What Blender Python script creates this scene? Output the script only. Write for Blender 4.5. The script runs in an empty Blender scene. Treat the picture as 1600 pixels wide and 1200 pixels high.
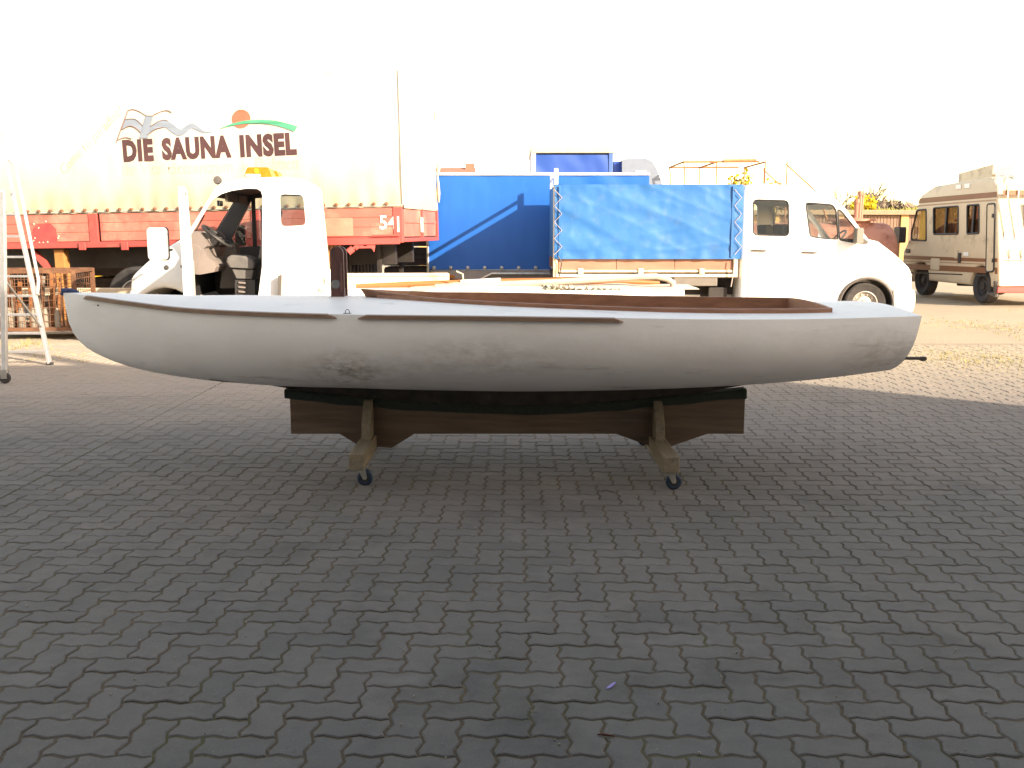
import bpy, bmesh, math, random
from mathutils import Vector, Matrix, noise
from mathutils.geometry import tessellate_polygon
random.seed(7)
R = math.radians
scn = bpy.context.scene
col = scn.collection

# ---------------------------------------------------------------- camera
F, CX, CY, CAMH = 1540.0, 800.0, 600.0, 1.5
PITCH = math.atan(240.0 / F)
cam_d = bpy.data.cameras.new('camera'); cam_d.sensor_width = 36.0
cam_d.lens = F / 1600.0 * 36.0; cam_d.clip_end = 2000.0; cam_d.clip_start = 0.05
cam = bpy.data.objects.new('camera', cam_d); col.objects.link(cam)
cam.location = (0, 0, CAMH); cam.rotation_euler = (R(90) - PITCH, 0, 0)
scn.camera = cam

# ---------------------------------------------------------------- sky and sun
SUN_EL = R(24.5)
SH = Vector((-0.78, 0.63)).normalized()            # where shadows point on the ground
world = bpy.data.worlds.new('World'); scn.world = world; world.use_nodes = True
wn = world.node_tree; wn.nodes.clear()
sky = wn.nodes.new('ShaderNodeTexSky'); sky.sky_type = 'NISHITA'; sky.sun_disc = False
sky.sun_elevation = SUN_EL; sky.sun_rotation = math.atan2(-SH.x, -SH.y)
sky.air_density = 1.0; sky.dust_density = 0.6; sky.ozone_density = 1.0
bg = wn.nodes.new('ShaderNodeBackground'); bg.inputs['Strength'].default_value = 0.15
wo = wn.nodes.new('ShaderNodeOutputWorld')
tint = wn.nodes.new('ShaderNodeMix'); tint.data_type = 'RGBA'; tint.blend_type = 'MULTIPLY'; tint.inputs['Factor'].default_value = 1.0
tint.inputs['B'].default_value = (1.22, 0.88, 0.61, 1)          # the camera's warm white balance
wn.links.new(sky.outputs[0], tint.inputs['A']); wn.links.new(tint.outputs['Result'], bg.inputs[0]); wn.links.new(bg.outputs[0], wo.inputs[0])
sun_d = bpy.data.lights.new('sun', 'SUN'); sun_d.energy = 2.8; sun_d.angle = R(0.55)
sun_d.color = (1.0, 0.86, 0.66)
sun = bpy.data.objects.new('sun', sun_d); col.objects.link(sun); sun.location = (20, -20, 30)
sdir = Vector((SH.x * math.cos(SUN_EL), SH.y * math.cos(SUN_EL), -math.sin(SUN_EL)))
sun.rotation_euler = sdir.to_track_quat('-Z', 'Y').to_euler()
scn.view_settings.view_transform = 'Standard'; scn.view_settings.look = 'None'
scn.view_settings.gamma = 1.0; scn.view_settings.use_curve_mapping = False
scn.view_settings.exposure = 2.32

# ---------------------------------------------------------------- pixel helpers (photo is 1600 x 1200)
def ray(px, py):
    u, v = (px - CX) / F, (CY - py) / F
    c, s = math.cos(PITCH), math.sin(PITCH)
    return Vector((u, c + v * s, -s + v * c))
def ground(px, py, z=0.0):
    d = ray(px, py); t = (z - CAMH) / d.z
    return Vector((0, 0, CAMH)) + d * t
def at(px, py, Y):
    d = ray(px, py); t = Y / d.y
    return Vector((0, 0, CAMH)) + d * t

# ---------------------------------------------------------------- materials
MATS = {}
def mat(name, c, rough=0.6, metal=0.0, c2=None, scale=6.0, detail=4.0, bump=0.0, bscale=40.0, spec=0.5,
        stretch=(1, 1, 1), dirt=None, dscale=2.0, dlo=0.55, dhi=0.75, coat=0.0, emit=0.0):
    if name in MATS: return MATS[name]
    m = bpy.data.materials.new(name); m.use_nodes = True
    nt = m.node_tree; b = nt.nodes['Principled BSDF']; L = nt.links.new
    b.inputs['Roughness'].default_value = rough; b.inputs['Metallic'].default_value = metal
    b.inputs['Specular IOR Level'].default_value = spec; b.inputs['Coat Weight'].default_value = coat
    b.inputs['Base Color'].default_value = (*c, 1)
    tc = nt.nodes.new('ShaderNodeTexCoord'); mp = nt.nodes.new('ShaderNodeMapping')
    mp.inputs['Scale'].default_value = stretch; L(tc.outputs['Object'], mp.inputs['Vector'])
    out = None
    if c2 is not None:
        n = nt.nodes.new('ShaderNodeTexNoise'); n.inputs['Scale'].default_value = scale; n.inputs['Detail'].default_value = detail
        L(mp.outputs[0], n.inputs['Vector'])
        r = nt.nodes.new('ShaderNodeMapRange'); r.inputs[1].default_value = 0.3; r.inputs[2].default_value = 0.7
        L(n.outputs['Fac'], r.inputs[0])
        mx = nt.nodes.new('ShaderNodeMix'); mx.data_type = 'RGBA'
        mx.inputs['A'].default_value = (*c, 1); mx.inputs['B'].default_value = (*c2, 1)
        L(r.outputs[0], mx.inputs['Factor']); out = mx.outputs['Result']
    if dirt is not None:
        n = nt.nodes.new('ShaderNodeTexNoise'); n.inputs['Scale'].default_value = dscale; n.inputs['Detail'].default_value = 8
        n.inputs['Roughness'].default_value = 0.65; L(mp.outputs[0], n.inputs['Vector'])
        r = nt.nodes.new('ShaderNodeMapRange'); r.inputs[1].default_value = dlo; r.inputs[2].default_value = dhi
        L(n.outputs['Fac'], r.inputs[0])
        mx = nt.nodes.new('ShaderNodeMix'); mx.data_type = 'RGBA'
        if out: L(out, mx.inputs['A'])
        else: mx.inputs['A'].default_value = (*c, 1)
        mx.inputs['B'].default_value = (*dirt, 1); L(r.outputs[0], mx.inputs['Factor']); out = mx.outputs['Result']
    if out: L(out, b.inputs['Base Color'])
    if bump:
        n = nt.nodes.new('ShaderNodeTexNoise'); n.inputs['Scale'].default_value = bscale; n.inputs['Detail'].default_value = 6
        L(mp.outputs[0], n.inputs['Vector'])
        bp = nt.nodes.new('ShaderNodeBump'); bp.inputs['Strength'].default_value = bump; bp.inputs['Distance'].default_value = 0.01
        L(n.outputs['Fac'], bp.inputs['Height']); L(bp.outputs[0], b.inputs['Normal'])
    if emit:
        b.inputs['Emission Color'].default_value = (*c, 1); b.inputs['Emission Strength'].default_value = emit
    MATS[name] = m; return m
def glass_mat(name, tint=(0.85, 0.87, 0.86), refl=0.12):
    m = bpy.data.materials.new(name); m.use_nodes = True; nt = m.node_tree; nt.nodes.clear(); L = nt.links.new
    o = nt.nodes.new('ShaderNodeOutputMaterial'); t = nt.nodes.new('ShaderNodeBsdfTransparent'); t.inputs[0].default_value = (*tint, 1)
    g = nt.nodes.new('ShaderNodeBsdfGlossy'); g.inputs['Roughness'].default_value = 0.03
    x = nt.nodes.new('ShaderNodeMixShader'); x.inputs[0].default_value = refl*0.6
    L(t.outputs[0], x.inputs[1]); L(g.outputs[0], x.inputs[2]); L(x.outputs[0], o.inputs[0]); MATS[name] = m; return m

M_WHITE = mat('white_paint', (0.80, 0.79, 0.77), 0.35, c2=(0.76, 0.745, 0.72), scale=3, dirt=(0.55, 0.49, 0.42), dscale=1.5, dlo=0.66, dhi=0.95, coat=0.2)
M_BLACK = mat('black_plastic', (0.018, 0.017, 0.018), 0.55, c2=(0.03, 0.028, 0.028))
M_RUBBER = mat('rubber', (0.022, 0.020, 0.020), 0.85, c2=(0.045, 0.04, 0.038), scale=9, bump=0.3)
M_TRIM = mat('grey_trim', (0.075, 0.066, 0.062), 0.7, c2=(0.10, 0.088, 0.08), scale=4)
M_DASH = mat('dash_plastic', (0.20, 0.165, 0.15), 0.6, c2=(0.16, 0.135, 0.125), scale=3)
M_SEAT = mat('seat_cloth', (0.13, 0.12, 0.115), 0.95, c2=(0.09, 0.085, 0.08), scale=12, bump=0.3)
M_ALU = mat('aluminium', (0.62, 0.60, 0.60), 0.38, 0.75, c2=(0.5, 0.49, 0.48), scale=12)
M_STEEL = mat('galvanised_steel', (0.48, 0.47, 0.45), 0.45, 0.8, c2=(0.36, 0.35, 0.33), scale=14)
M_DARKSTEEL = mat('dark_steel', (0.05, 0.042, 0.04), 0.6, 0.3, c2=(0.03, 0.026, 0.025))
M_RIM = mat('rim_steel', (0.42, 0.40, 0.37), 0.5, 0.5, c2=(0.28, 0.24, 0.21), scale=10)
M_GLASS = glass_mat('window_glass')
M_TINT = glass_mat('tinted_glass', (0.45, 0.40, 0.34), 0.16)
M_MIRROR = mat('mirror', (0.85, 0.86, 0.88), 0.05, 1.0)

# ---------------------------------------------------------------- mesh builder
class MB:
    def __init__(s): s.v = []; s.f = []
    def add(s, vs, fs):
        o = len(s.v); s.v += [tuple(v) for v in vs]; s.f += [tuple(i + o for i in f) for f in fs]; return s
    def box(s, a, b, rot=None, piv=None):
        (x0, y0, z0), (x1, y1, z1) = a, b
        vs = [(x0,y0,z0),(x1,y0,z0),(x1,y1,z0),(x0,y1,z0),(x0,y0,z1),(x1,y0,z1),(x1,y1,z1),(x0,y1,z1)]
        if rot is not None:
            p = Vector(piv) if piv else (Vector(a) + Vector(b)) / 2
            vs = [tuple(rot @ (Vector(v) - p) + p) for v in vs]
        return s.add(vs, [(0,3,2,1),(4,5,6,7),(0,1,5,4),(1,2,6,5),(2,3,7,6),(3,0,4,7)])
    def bar(s, p, q, w, h=None, up=(0, 0, 1)):
        p, q = Vector(p), Vector(q); h = h or w; d = (q - p).normalized(); u = Vector(up)
        if abs(d.dot(u)) > 0.98: u = Vector((0, 1, 0)) if abs(d.y) < 0.9 else Vector((1, 0, 0))
        r = d.cross(u).normalized() * w / 2; n = r.cross(d).normalized() * h / 2
        vs = [p - r - n, p + r - n, p + r + n, p - r + n, q - r - n, q + r - n, q + r + n, q - r + n]
        return s.add(vs, [(0,1,2,3),(7,6,5,4),(0,4,5,1),(1,5,6,2),(2,6,7,3),(3,7,4,0)])
    def tube(s, pts, rad, seg=8, cap=True, closed=False):
        pts = [Vector(p) for p in pts]; n = len(pts); rads = rad if isinstance(rad, (list, tuple)) else [rad] * n
        vs = []; prev = None
        for i, p in enumerate(pts):
            if closed: d = (pts[(i + 1) % n] - pts[i - 1]).normalized()
            else: d = (pts[min(i + 1, n - 1)] - pts[max(i - 1, 0)]).normalized()
            if prev is None:
                u = Vector((0, 0, 1)) if abs(d.z) < 0.9 else Vector((1, 0, 0))
                a = d.cross(u).normalized()
            else:
                a = (prev - d * prev.dot(d)).normalized()
            prev = a; b = d.cross(a)
            for k in range(seg):
                t = 2 * math.pi * k / seg; vs.append(p + (a * math.cos(t) + b * math.sin(t)) * rads[i])
        fs = []
        for i in range(n if closed else n - 1):
            j = (i + 1) % n
            for k in range(seg): fs.append((i*seg+k, i*seg+(k+1)%seg, j*seg+(k+1)%seg, j*seg+k))
        if cap and not closed:
            fs.append(tuple(range(seg))[::-1]); fs.append(tuple((n-1)*seg + k for k in range(seg)))
        return s.add(vs, fs)
    def lathe(s, prof, seg=24, axis='y', c=(0, 0, 0), closed=False):
        # prof: (radius, offset along the axis)
        vs = []; n = len(prof)
        for k in range(seg):
            t = 2 * math.pi * k / seg; ct, st = math.cos(t), math.sin(t)
            for r, h in prof:
                if axis == 'y': vs.append((c[0] + r*ct, c[1] + h, c[2] + r*st))
                elif axis == 'z': vs.append((c[0] + r*ct, c[1] + r*st, c[2] + h))
                else: vs.append((c[0] + h, c[1] + r*ct, c[2] + r*st))
        fs = []
        for k in range(seg):
            k2 = (k + 1) % seg
            for i in range(n if closed else n - 1):
                j = (i + 1) % n; fs.append((k*n+i, k2*n+i, k2*n+j, k*n+j))
        return s.add(vs, fs)
    def prism(s, poly, holes, y0, y1, axis='y'):
        # polygon in (x, z), extruded between two values of y (or other axes)
        loops = [list(poly)] + [list(h) for h in (holes or [])]
        flat = [p for l in loops for p in l]; n = len(flat)
        tri = tessellate_polygon([[Vector((p[0], p[1], 0)) for p in l] for l in loops])
        if axis == 'y': f = lambda p, h: (p[0], h, p[1])
        elif axis == 'z': f = lambda p, h: (p[0], p[1], h)
        else: f = lambda p, h: (h, p[0], p[1])
        vs = [f(p, y0) for p in flat] + [f(p, y1) for p in flat]
        fs = [tuple(t) for t in tri] + [tuple(i + n for i in t[::-1]) for t in tri]
        o = 0
        for l in loops:
            m = len(l)
            for i in range(m): j = (i + 1) % m; fs.append((o+i, o+j, o+j+n, o+i+n))
            o += m
        return s.add(vs, fs)
    def grid(s, fn, nu, nv):
        vs = [fn(i / nu, j / nv) for i in range(nu + 1) for j in range(nv + 1)]
        fs = [(i*(nv+1)+j, (i+1)*(nv+1)+j, (i+1)*(nv+1)+j+1, i*(nv+1)+j+1) for i in range(nu) for j in range(nv)]
        return s.add(vs, fs)
    def mesh(s, name):
        me = bpy.data.meshes.new(name); me.from_pydata(s.v, [], s.f)
        bm = bmesh.new(); bm.from_mesh(me); bmesh.ops.recalc_face_normals(bm, faces=bm.faces); bm.to_mesh(me); bm.free()
        return me
    def build(s, name, m, parent=None, smooth=False, bevel=0.0, solid=0.0, seg=2, angle=35):
        me = s.mesh(name); me.materials.append(m)
        o = bpy.data.objects.new(name, me); col.objects.link(o)
        if parent: o.parent = parent
        if smooth:
            me.polygons.foreach_set('use_smooth', [True] * len(me.polygons))
            me.set_sharp_from_angle(angle=R(angle))
        if solid:
            k = o.modifiers.new('solid', 'SOLIDIFY'); k.thickness = solid; k.offset = -1
        if bevel:
            k = o.modifiers.new('bevel', 'BEVEL'); k.width = bevel; k.segments = seg; k.limit_method = 'ANGLE'; k.angle_limit = R(40)
            k.harden_normals = False
        return o
def tag(o, label=None, cat=None, group=None, kind=None):
    if label: o['label'] = label
    if cat: o['category'] = cat
    if group: o['group'] = group
    if kind: o['kind'] = kind
    return o
def empty(name, loc, rz=0.0, ry=0.0, label=None, cat=None, group=None):
    o = bpy.data.objects.new(name, None); col.objects.link(o); o.empty_display_size = 0.2
    o.location = loc; o.rotation_euler = (0, ry, rz); tag(o, label, cat, group)
    o['_m'] = 0; del o['_m']
    return o
def mtx(o): return Matrix.Translation(o.location) @ o.rotation_euler.to_matrix().to_4x4()
class Loc:                                          # photo pixel -> (x, z) on a plane y = const of a thing's own frame
    def __init__(s, o): s.o = o; s.m = mtx(o); s.i = s.m.inverted()
    def __call__(s, px, py, y=0.0):
        a = s.i @ Vector((0, 0, CAMH)); b = s.i @ (Vector((0, 0, CAMH)) + ray(px, py)); d = b - a
        t = (y - a.y) / d.y; p = a + d * t; return (p.x, p.z)
    def poly(s, pts, y=0.0): return [s(px, py, y) for px, py in pts]
    def x(s, px, py, xl):                            # on a plane x = const -> (y, z)
        a = s.i @ Vector((0, 0, CAMH)); b = s.i @ (Vector((0, 0, CAMH)) + ray(px, py)); d = b - a
        t = (xl - a.x) / d.x; p = a + d * t; return (p.y, p.z)
def rrect(x0, z0, x1, z1, r, n=4):
    if x0 > x1: x0, x1 = x1, x0
    if z0 > z1: z0, z1 = z1, z0
    out = []
    for cx, cz, a0 in ((x1-r, z1-r, 0), (x0+r, z1-r, 90), (x0+r, z0+r, 180), (x1-r, z0+r, 270)):
        for k in range(n + 1):
            a = R(a0 + 90.0 * k / n); out.append((cx + r*math.cos(a), cz + r*math.sin(a)))
    return out
def round_poly(poly, r, n=3):
    out = []; m = len(poly)
    for i in range(m):
        p = Vector(poly[i]); a = Vector(poly[i-1]); b = Vector(poly[(i+1) % m])
        da, db = (a-p), (b-p); k = min(r, da.length*0.45, db.length*0.45)
        p0 = p + da.normalized()*k; p1 = p + db.normalized()*k
        for t in range(n + 1):
            u = t / n; q = p0*(1-u)**2 + p*2*u*(1-u) + p1*u*u; out.append((q.x, q.y))
    return out
def inset(poly, d):
    m = len(poly); area = sum(poly[i-1][0]*poly[i][1] - poly[i][0]*poly[i-1][1] for i in range(m)); sg = 1 if area > 0 else -1
    out = []
    for i in range(m):
        p = Vector(poly[i]); a = (p - Vector(poly[i-1])); b = (Vector(poly[(i+1) % m]) - p)
        if a.length < 1e-6 or b.length < 1e-6: out.append((p.x, p.y)); continue
        a.normalize(); b.normalize(); n1 = Vector((-a.y, a.x))*sg; n2 = Vector((-b.y, b.x))*sg; n = (n1+n2)
        if n.length < 1e-3: n = n1
        n.normalize(); k = d / max(0.5, n.dot(n1)); q = p + n*k; out.append((q.x, q.y))
    return out
def wheel(parent, c, r, w, face=-1, name='wheel', rim=M_RIM):
    t = MB(); ri = r*0.60; h = w/2
    t.lathe([(ri, -h*0.8), (r*0.9, -h), (r*0.975, -h*0.85), (r, -h*0.55), (r, h*0.55), (r*0.975, h*0.85), (r*0.9, h), (ri, h*0.8)], 36, closed=True)
    o = t.build(name, M_RUBBER, parent, smooth=True); o.location = c
    m = MB(); f = face
    m.lathe([(ri*0.995, f*h*0.78), (ri*0.93, f*h*0.80), (ri*0.88, f*h*0.5), (ri*0.62, f*h*0.30), (ri*0.58, f*h*0.45), (ri*0.34, f*h*0.5), (ri*0.30, f*h*0.75), (0.001, f*h*0.78)], 28)
    for k in range(10):
        a = 2*math.pi*k/10; m.lathe([(0.001, f*h*0.52), (0.016, f*h*0.5), (0.016, f*h*0.3)], 6, c=(ri*0.74*math.cos(a), 0, ri*0.74*math.sin(a)))
    g = m.build('rim', rim, o, smooth=True)
    return o
def lettering(name, body, m, parent, p, h, w=None, bold=0.0, rot=0.0, shear=0.0, y=-0.004, ext=0.0015):
    cu = bpy.data.curves.new(name, 'FONT'); cu.body = body; cu.size = 1.0; cu.offset = bold; cu.resolution_u = 3; cu.shear = shear; cu.fill_mode = 'FRONT'; cu.space_character = 1.0 + max(0, bold)*1.6
    t = bpy.data.objects.new(name, cu); col.objects.link(t)
    dg = bpy.context.evaluated_depsgraph_get(); me = bpy.data.meshes.new_from_object(t.evaluated_get(dg))
    bpy.data.objects.remove(t); bpy.data.curves.remove(cu)
    xs = [v.co.x for v in me.vertices]; zs = [v.co.y for v in me.vertices]
    x0, x1, z0, z1 = min(xs), max(xs), min(zs), max(zs)
    sz = h / (z1 - z0); sx = (w / (x1 - x0)) if w else sz; cr, sr = math.cos(rot), math.sin(rot)
    for v in me.vertices:
        X, Z = (v.co.x - x0)*sx, (v.co.y - z0)*sz
        v.co = (p[0] + X*cr - Z*sr, y, p[1] + X*sr + Z*cr)
    me.materials.append(m); o = bpy.data.objects.new(name, me); col.objects.link(o); o.parent = parent
    return o
def catmull(pts, x):
    # smooth interpolation through (x, y) pairs
    if x <= pts[0][0]: return pts[0][1]
    if x >= pts[-1][0]: return pts[-1][1]
    for i in range(len(pts) - 1):
        if pts[i][0] <= x <= pts[i+1][0]:
            x0, y0 = pts[i]; x1, y1 = pts[i+1]
            m0 = (y1 - pts[i-1][1])/(x1 - pts[i-1][0]) if i > 0 else (y1-y0)/(x1-x0)
            m1 = (pts[i+2][1] - y0)/(pts[i+2][0] - x0) if i + 2 < len(pts) else (y1-y0)/(x1-x0)
            h = x1 - x0; t = (x - x0)/h
            return (2*t**3-3*t*t+1)*y0 + (t**3-2*t*t+t)*h*m0 + (-2*t**3+3*t*t)*y1 + (t**3-t*t)*h*m1

# ================================================================ SETTING: ground, paving, workshop hall
def ground_material(name, kind):
    m = bpy.data.materials.new(name); m.use_nodes = True; nt = m.node_tree; b = nt.nodes['Principled BSDF']; L = nt.links.new
    b.inputs['Roughness'].default_value = 0.9; b.inputs['Specular IOR Level'].default_value = 0.25
    def N(t, **kw):
        n = nt.nodes.new(t)
        for k, v in kw.items(): setattr(n, k, v)
        return n
    geo = N('ShaderNodeNewGeometry'); pos = geo.outputs['Position']
    def nz(scale, det=5, rough=0.55, stretch=None, lo=0.3, hi=0.7, off=0):
        n = N('ShaderNodeTexNoise'); n.inputs['Scale'].default_value = scale; n.inputs['Detail'].default_value = det; n.inputs['Roughness'].default_value = rough
        src = pos
        mp = N('ShaderNodeMapping'); mp.inputs['Scale'].default_value = stretch or (1, 1, 1); mp.inputs['Location'].default_value = (off, off*1.7, 0)
        L(src, mp.inputs['Vector']); src = mp.outputs[0]
        L(src, n.inputs['Vector'])
        r = N('ShaderNodeMapRange'); r.inputs[1].default_value = lo; r.inputs[2].default_value = hi; L(n.outputs['Fac'], r.inputs[0]); return r.outputs[0]
    def mix(a, bb, f, mode='MIX'):
        x = N('ShaderNodeMix', data_type='RGBA', blend_type=mode)
        for s, v in (('A', a), ('B', bb)):
            if isinstance(v, tuple): x.inputs[s].default_value = (*v, 1)
            else: L(v, x.inputs[s])
        if isinstance(f, float): x.inputs['Factor'].default_value = f
        else: L(f, x.inputs['Factor'])
        return x.outputs['Result']
    def mul(a, k):
        x = N('ShaderNodeMath', operation='MULTIPLY'); x.use_clamp = True; L(a, x.inputs[0])
        if isinstance(k, float): x.inputs[1].default_value = k
        else: L(k, x.inputs[1])
        return x.outputs[0]
    def ramp(src, lo, hi):
        r = N('ShaderNodeMapRange'); r.inputs[1].default_value = lo; r.inputs[2].default_value = hi; L(src, r.inputs[0]); return r.outputs[0]
    xyz = N('ShaderNodeSeparateXYZ'); L(pos, xyz.inputs[0])
    if kind == 'paver':
        oi = N('ShaderNodeObjectInfo'); at_ = N('ShaderNodeAttribute'); at_.attribute_name = 'rnd'
        ad = N('ShaderNodeMath', operation='ADD'); L(oi.outputs['Random'], ad.inputs[0]); L(at_.outputs['Fac'], ad.inputs[1])
        fr = N('ShaderNodeMath', operation='FRACT'); L(ad.outputs[0], fr.inputs[0])
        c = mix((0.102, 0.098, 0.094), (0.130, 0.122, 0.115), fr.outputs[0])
        c = mix(c, (0.17, 0.148, 0.135), mul(nz(1.3, 3), 0.45))
        c = mix(c, (0.088, 0.083, 0.078), mul(nz(11, 6, 0.65, lo=0.45, hi=0.72, off=6), 0.45))
        c = mix(c, (0.21, 0.20, 0.19), mul(nz(4, 6, 0.7, lo=0.55, hi=0.8, off=12), 0.35))
        c = mix(c, (0.50, 0.48, 0.45), mul(nz(260, 1, 0.5, lo=0.74, hi=0.78, off=4), 0.6))
        c = mix(c, (0.046, 0.044, 0.043), mul(nz(0.9, 7, 0.65, lo=0.54, hi=0.74, off=3), 0.75))          # old oil and tyre marks
        c = mix(c, (0.21, 0.198, 0.185), mul(nz(140, 3, 0.6, lo=0.6, hi=0.75), 0.5))                      # aggregate
        c = mix(c, (0.068, 0.064, 0.06), mul(nz(90, 3, 0.6, lo=0.62, hi=0.75, off=9), 0.6))
        yy = ramp(xyz.outputs['Y'], 5.5, 9.5); lf = ramp(xyz.outputs['X'], 2.0, -2.5)
        sand = mul(mul(yy, nz(0.8, 6, 0.6, lo=0.2, hi=0.55, off=5)), 0.8)
        c = mix(c, (0.215, 0.178, 0.150), sand)
        c = mix(c, (0.30, 0.248, 0.18), mul(ramp(xyz.outputs['Y'], 8.6, 11.8), 0.95))
        c = mix(c, (0.42, 0.36, 0.27), mul(mul(ramp(xyz.outputs['Y'], 8.8, 12.0), ramp(xyz.outputs['X'], -1.5, -4.5)), 0.9))
        sand2 = mul(mul(ramp(xyz.outputs['Y'], 7.0, 9.3), lf), nz(1.6, 6, 0.65, (0.5, 1.6, 1), 0.2, 0.5, 1))
        c = mix(c, (0.30, 0.245, 0.20), mul(sand2, 0.85))
        hb = nz(160, 4, 0.6, lo=0, hi=1)
        bp = N('ShaderNodeBump'); bp.inputs['Strength'].default_value = 0.25; bp.inputs['Distance'].default_value = 0.004; L(hb, bp.inputs['Height']); L(bp.outputs[0], b.inputs['Normal'])
    elif kind == 'joint':
        c = mix((0.105, 0.078, 0.050), (0.068, 0.052, 0.036), nz(18, 5))
        c = mix(c, (0.070, 0.075, 0.022), mul(nz(2.3, 5, 0.6, lo=0.48, hi=0.7, off=2), 0.7))
        c = mix(c, (0.15, 0.115, 0.075), mul(nz(60, 3, lo=0.55, hi=0.7), 0.7))
        yy = ramp(xyz.outputs['Y'], 6.0, 9.5); lf = ramp(xyz.outputs['X'], 2.5, -2.0)
        c = mix(c, (0.27, 0.22, 0.175), mul(mul(yy, lf), 0.95))
        c = mix(c, (0.20, 0.16, 0.125), mul(ramp(xyz.outputs['Y'], 6.0, 10.0), 0.5))
        c = mix(c, (0.26, 0.205, 0.145), mul(ramp(xyz.outputs['Y'], 9.3, 12.6), 0.95))
        c = mix(c, (0.41, 0.35, 0.26), mul(mul(ramp(xyz.outputs['Y'], 8.8, 12.0), ramp(xyz.outputs['X'], -1.5, -4.5)), 0.9))
    else:
        c = mix((0.33, 0.275, 0.195), (0.28, 0.23, 0.165), nz(0.5, 8, 0.6))
        c = mix(c, (0.42, 0.36, 0.27), mul(ramp(xyz.outputs['X'], -1.5, -4.5), 0.8))
        c = mix(c, (0.31, 0.25, 0.18), mul(nz(2.2, 6, 0.6, (0.6, 1.8, 1)), 0.6))
        c = mix(c, (0.15, 0.145, 0.06), mul(nz(0.7, 8, 0.7, lo=0.58, hi=0.72, off=7), 0.55))
        c = mix(c, (0.20, 0.17, 0.14), mul(nz(7, 6, 0.7, (0.4, 1.6, 1), lo=0.55, hi=0.75), 0.5))
        bp = N('ShaderNodeBump'); bp.inputs['Strength'].default_value = 0.5; bp.inputs['Distance'].default_value = 0.02; L(nz(25, 6, 0.6, lo=0, hi=1), bp.inputs['Height']); L(bp.outputs[0], b.inputs['Normal'])
    L(c, b.inputs['Base Color']); MATS[name] = m; return m
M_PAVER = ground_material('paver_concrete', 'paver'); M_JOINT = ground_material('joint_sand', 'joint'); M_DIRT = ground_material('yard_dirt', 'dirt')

PAVE_X0, PAVE_X1, PAVE_Y0, PAVE_Y1 = -9.0, 9.6, -1.2, 13.2
g = MB(); g.add([(-900, -300, -0.03), (900, -300, -0.03), (900, 1500, -0.03), (-900, 1500, -0.03)], [(0, 1, 2, 3)])
# sandy yard in one sheet with a very shallow unevenness near the camera is left flat: vehicles stand on it
tag(g.build('ground', M_DIRT), kind='structure').location.z = 0.0
pv = MB(); pv.add([(PAVE_X0, PAVE_Y0, -0.0042), (PAVE_X1, PAVE_Y0, -0.0042), (PAVE_X1, PAVE_Y1, -0.0042), (PAVE_X0, PAVE_Y1, -0.0042)], [(0, 1, 2, 3)])
paving = tag(pv.build('paved_yard', M_JOINT), kind='structure')

U = 0.1095; AMP = 0.0085; GAP = 0.0044; SEAM = -26
OX, OY = -0.05, 0.02
def wave_pts(p, q, straight=False):
    # one unit edge of the lattice from p to q; same S for every edge so that neighbours interlock
    d = (q[0]-p[0], q[1]-p[1]); hor = d[0] != 0; sgn = 1 if (d[0] > 0 or d[1] > 0) else -1
    out = [(p[0]*U, p[1]*U)]
    for t in (0.27, 0.73):
        tt = t if sgn > 0 else 1 - t
        a = (AMP if tt < 0.5 else -AMP)
        if straight: a = 0
        x, y = (p[0]+d[0]*t)*U, (p[1]+d[1]*t)*U
        out.append((x, y + a) if hor else (x - a, y))
    return out
def cell_outline(cells, seam_cols=()):
    i0 = min(c[0] for c in cells); i1 = max(c[0] for c in cells) + 1; j0 = min(c[1] for c in cells); j1 = max(c[1] for c in cells) + 1
    pts = []
    for i in range(i0, i1): pts += wave_pts((i, j0), (i+1, j0))
    for j in range(j0, j1): pts += wave_pts((i1, j), (i1, j+1), i1 in seam_cols)
    for i in range(i1, i0, -1): pts += wave_pts((i, j1), (i-1, j1))
    for j in range(j1, j0, -1): pts += wave_pts((i0, j), (i0, j-1), i0 in seam_cols)
    return pts
def paver_geo(cells, seam=()):
    o = cell_outline(cells, seam); a = inset(o, GAP); b = inset(o, GAP + 0.0045); n = len(o)
    vs = [(x, y, 0.0) for x, y in b] + [(x, y, -0.0032) for x, y in a] + [(x, y, -0.016) for x, y in a]
    fs = [tuple(range(n))] + [(i, n+i, n+(i+1) % n, (i+1) % n) for i in range(n)] + [(n+i, 2*n+i, 2*n+(i+1) % n, n+(i+1) % n) for i in range(n)]
    return vs, fs
def pieces():
    ia, ib = int((PAVE_X0-OX)/U), int((PAVE_X1-OX)/U); ja, jb = int((PAVE_Y0-OY)/U), int((PAVE_Y1-OY)/U)
    for i in range(ia + 1, ib - 2):
        for j in range(ja + 1, jb - 2):
            m = (i + j) % 4
            if m == 0:
                if i + 1 == SEAM: yield ((i, j),), (SEAM,); yield ((i+1, j),), (SEAM,)
                else: yield ((i, j), (i+1, j)), ((SEAM,) if SEAM in (i, i+2) else ())
            elif m == 2: yield ((i, j), (i, j+1)), ((SEAM,) if SEAM in (i, i+1) else ())
near, rest = [], []
for cells, seam in pieces():
    cx = sum(c[0] + 0.5 for c in cells)/len(cells)*U + OX; cy = sum(c[1] + 0.5 for c in cells)/len(cells)*U + OY
    inview = cy > 2.5 and abs(cx) < 0.53*(cy + 0.25)
    (near if inview and not seam else rest).append((cy*cy + cx*cx, cells, seam))
near.sort(key=lambda t: t[0]); rest += near[300:]; near = near[:300]
proto = {}
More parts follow.
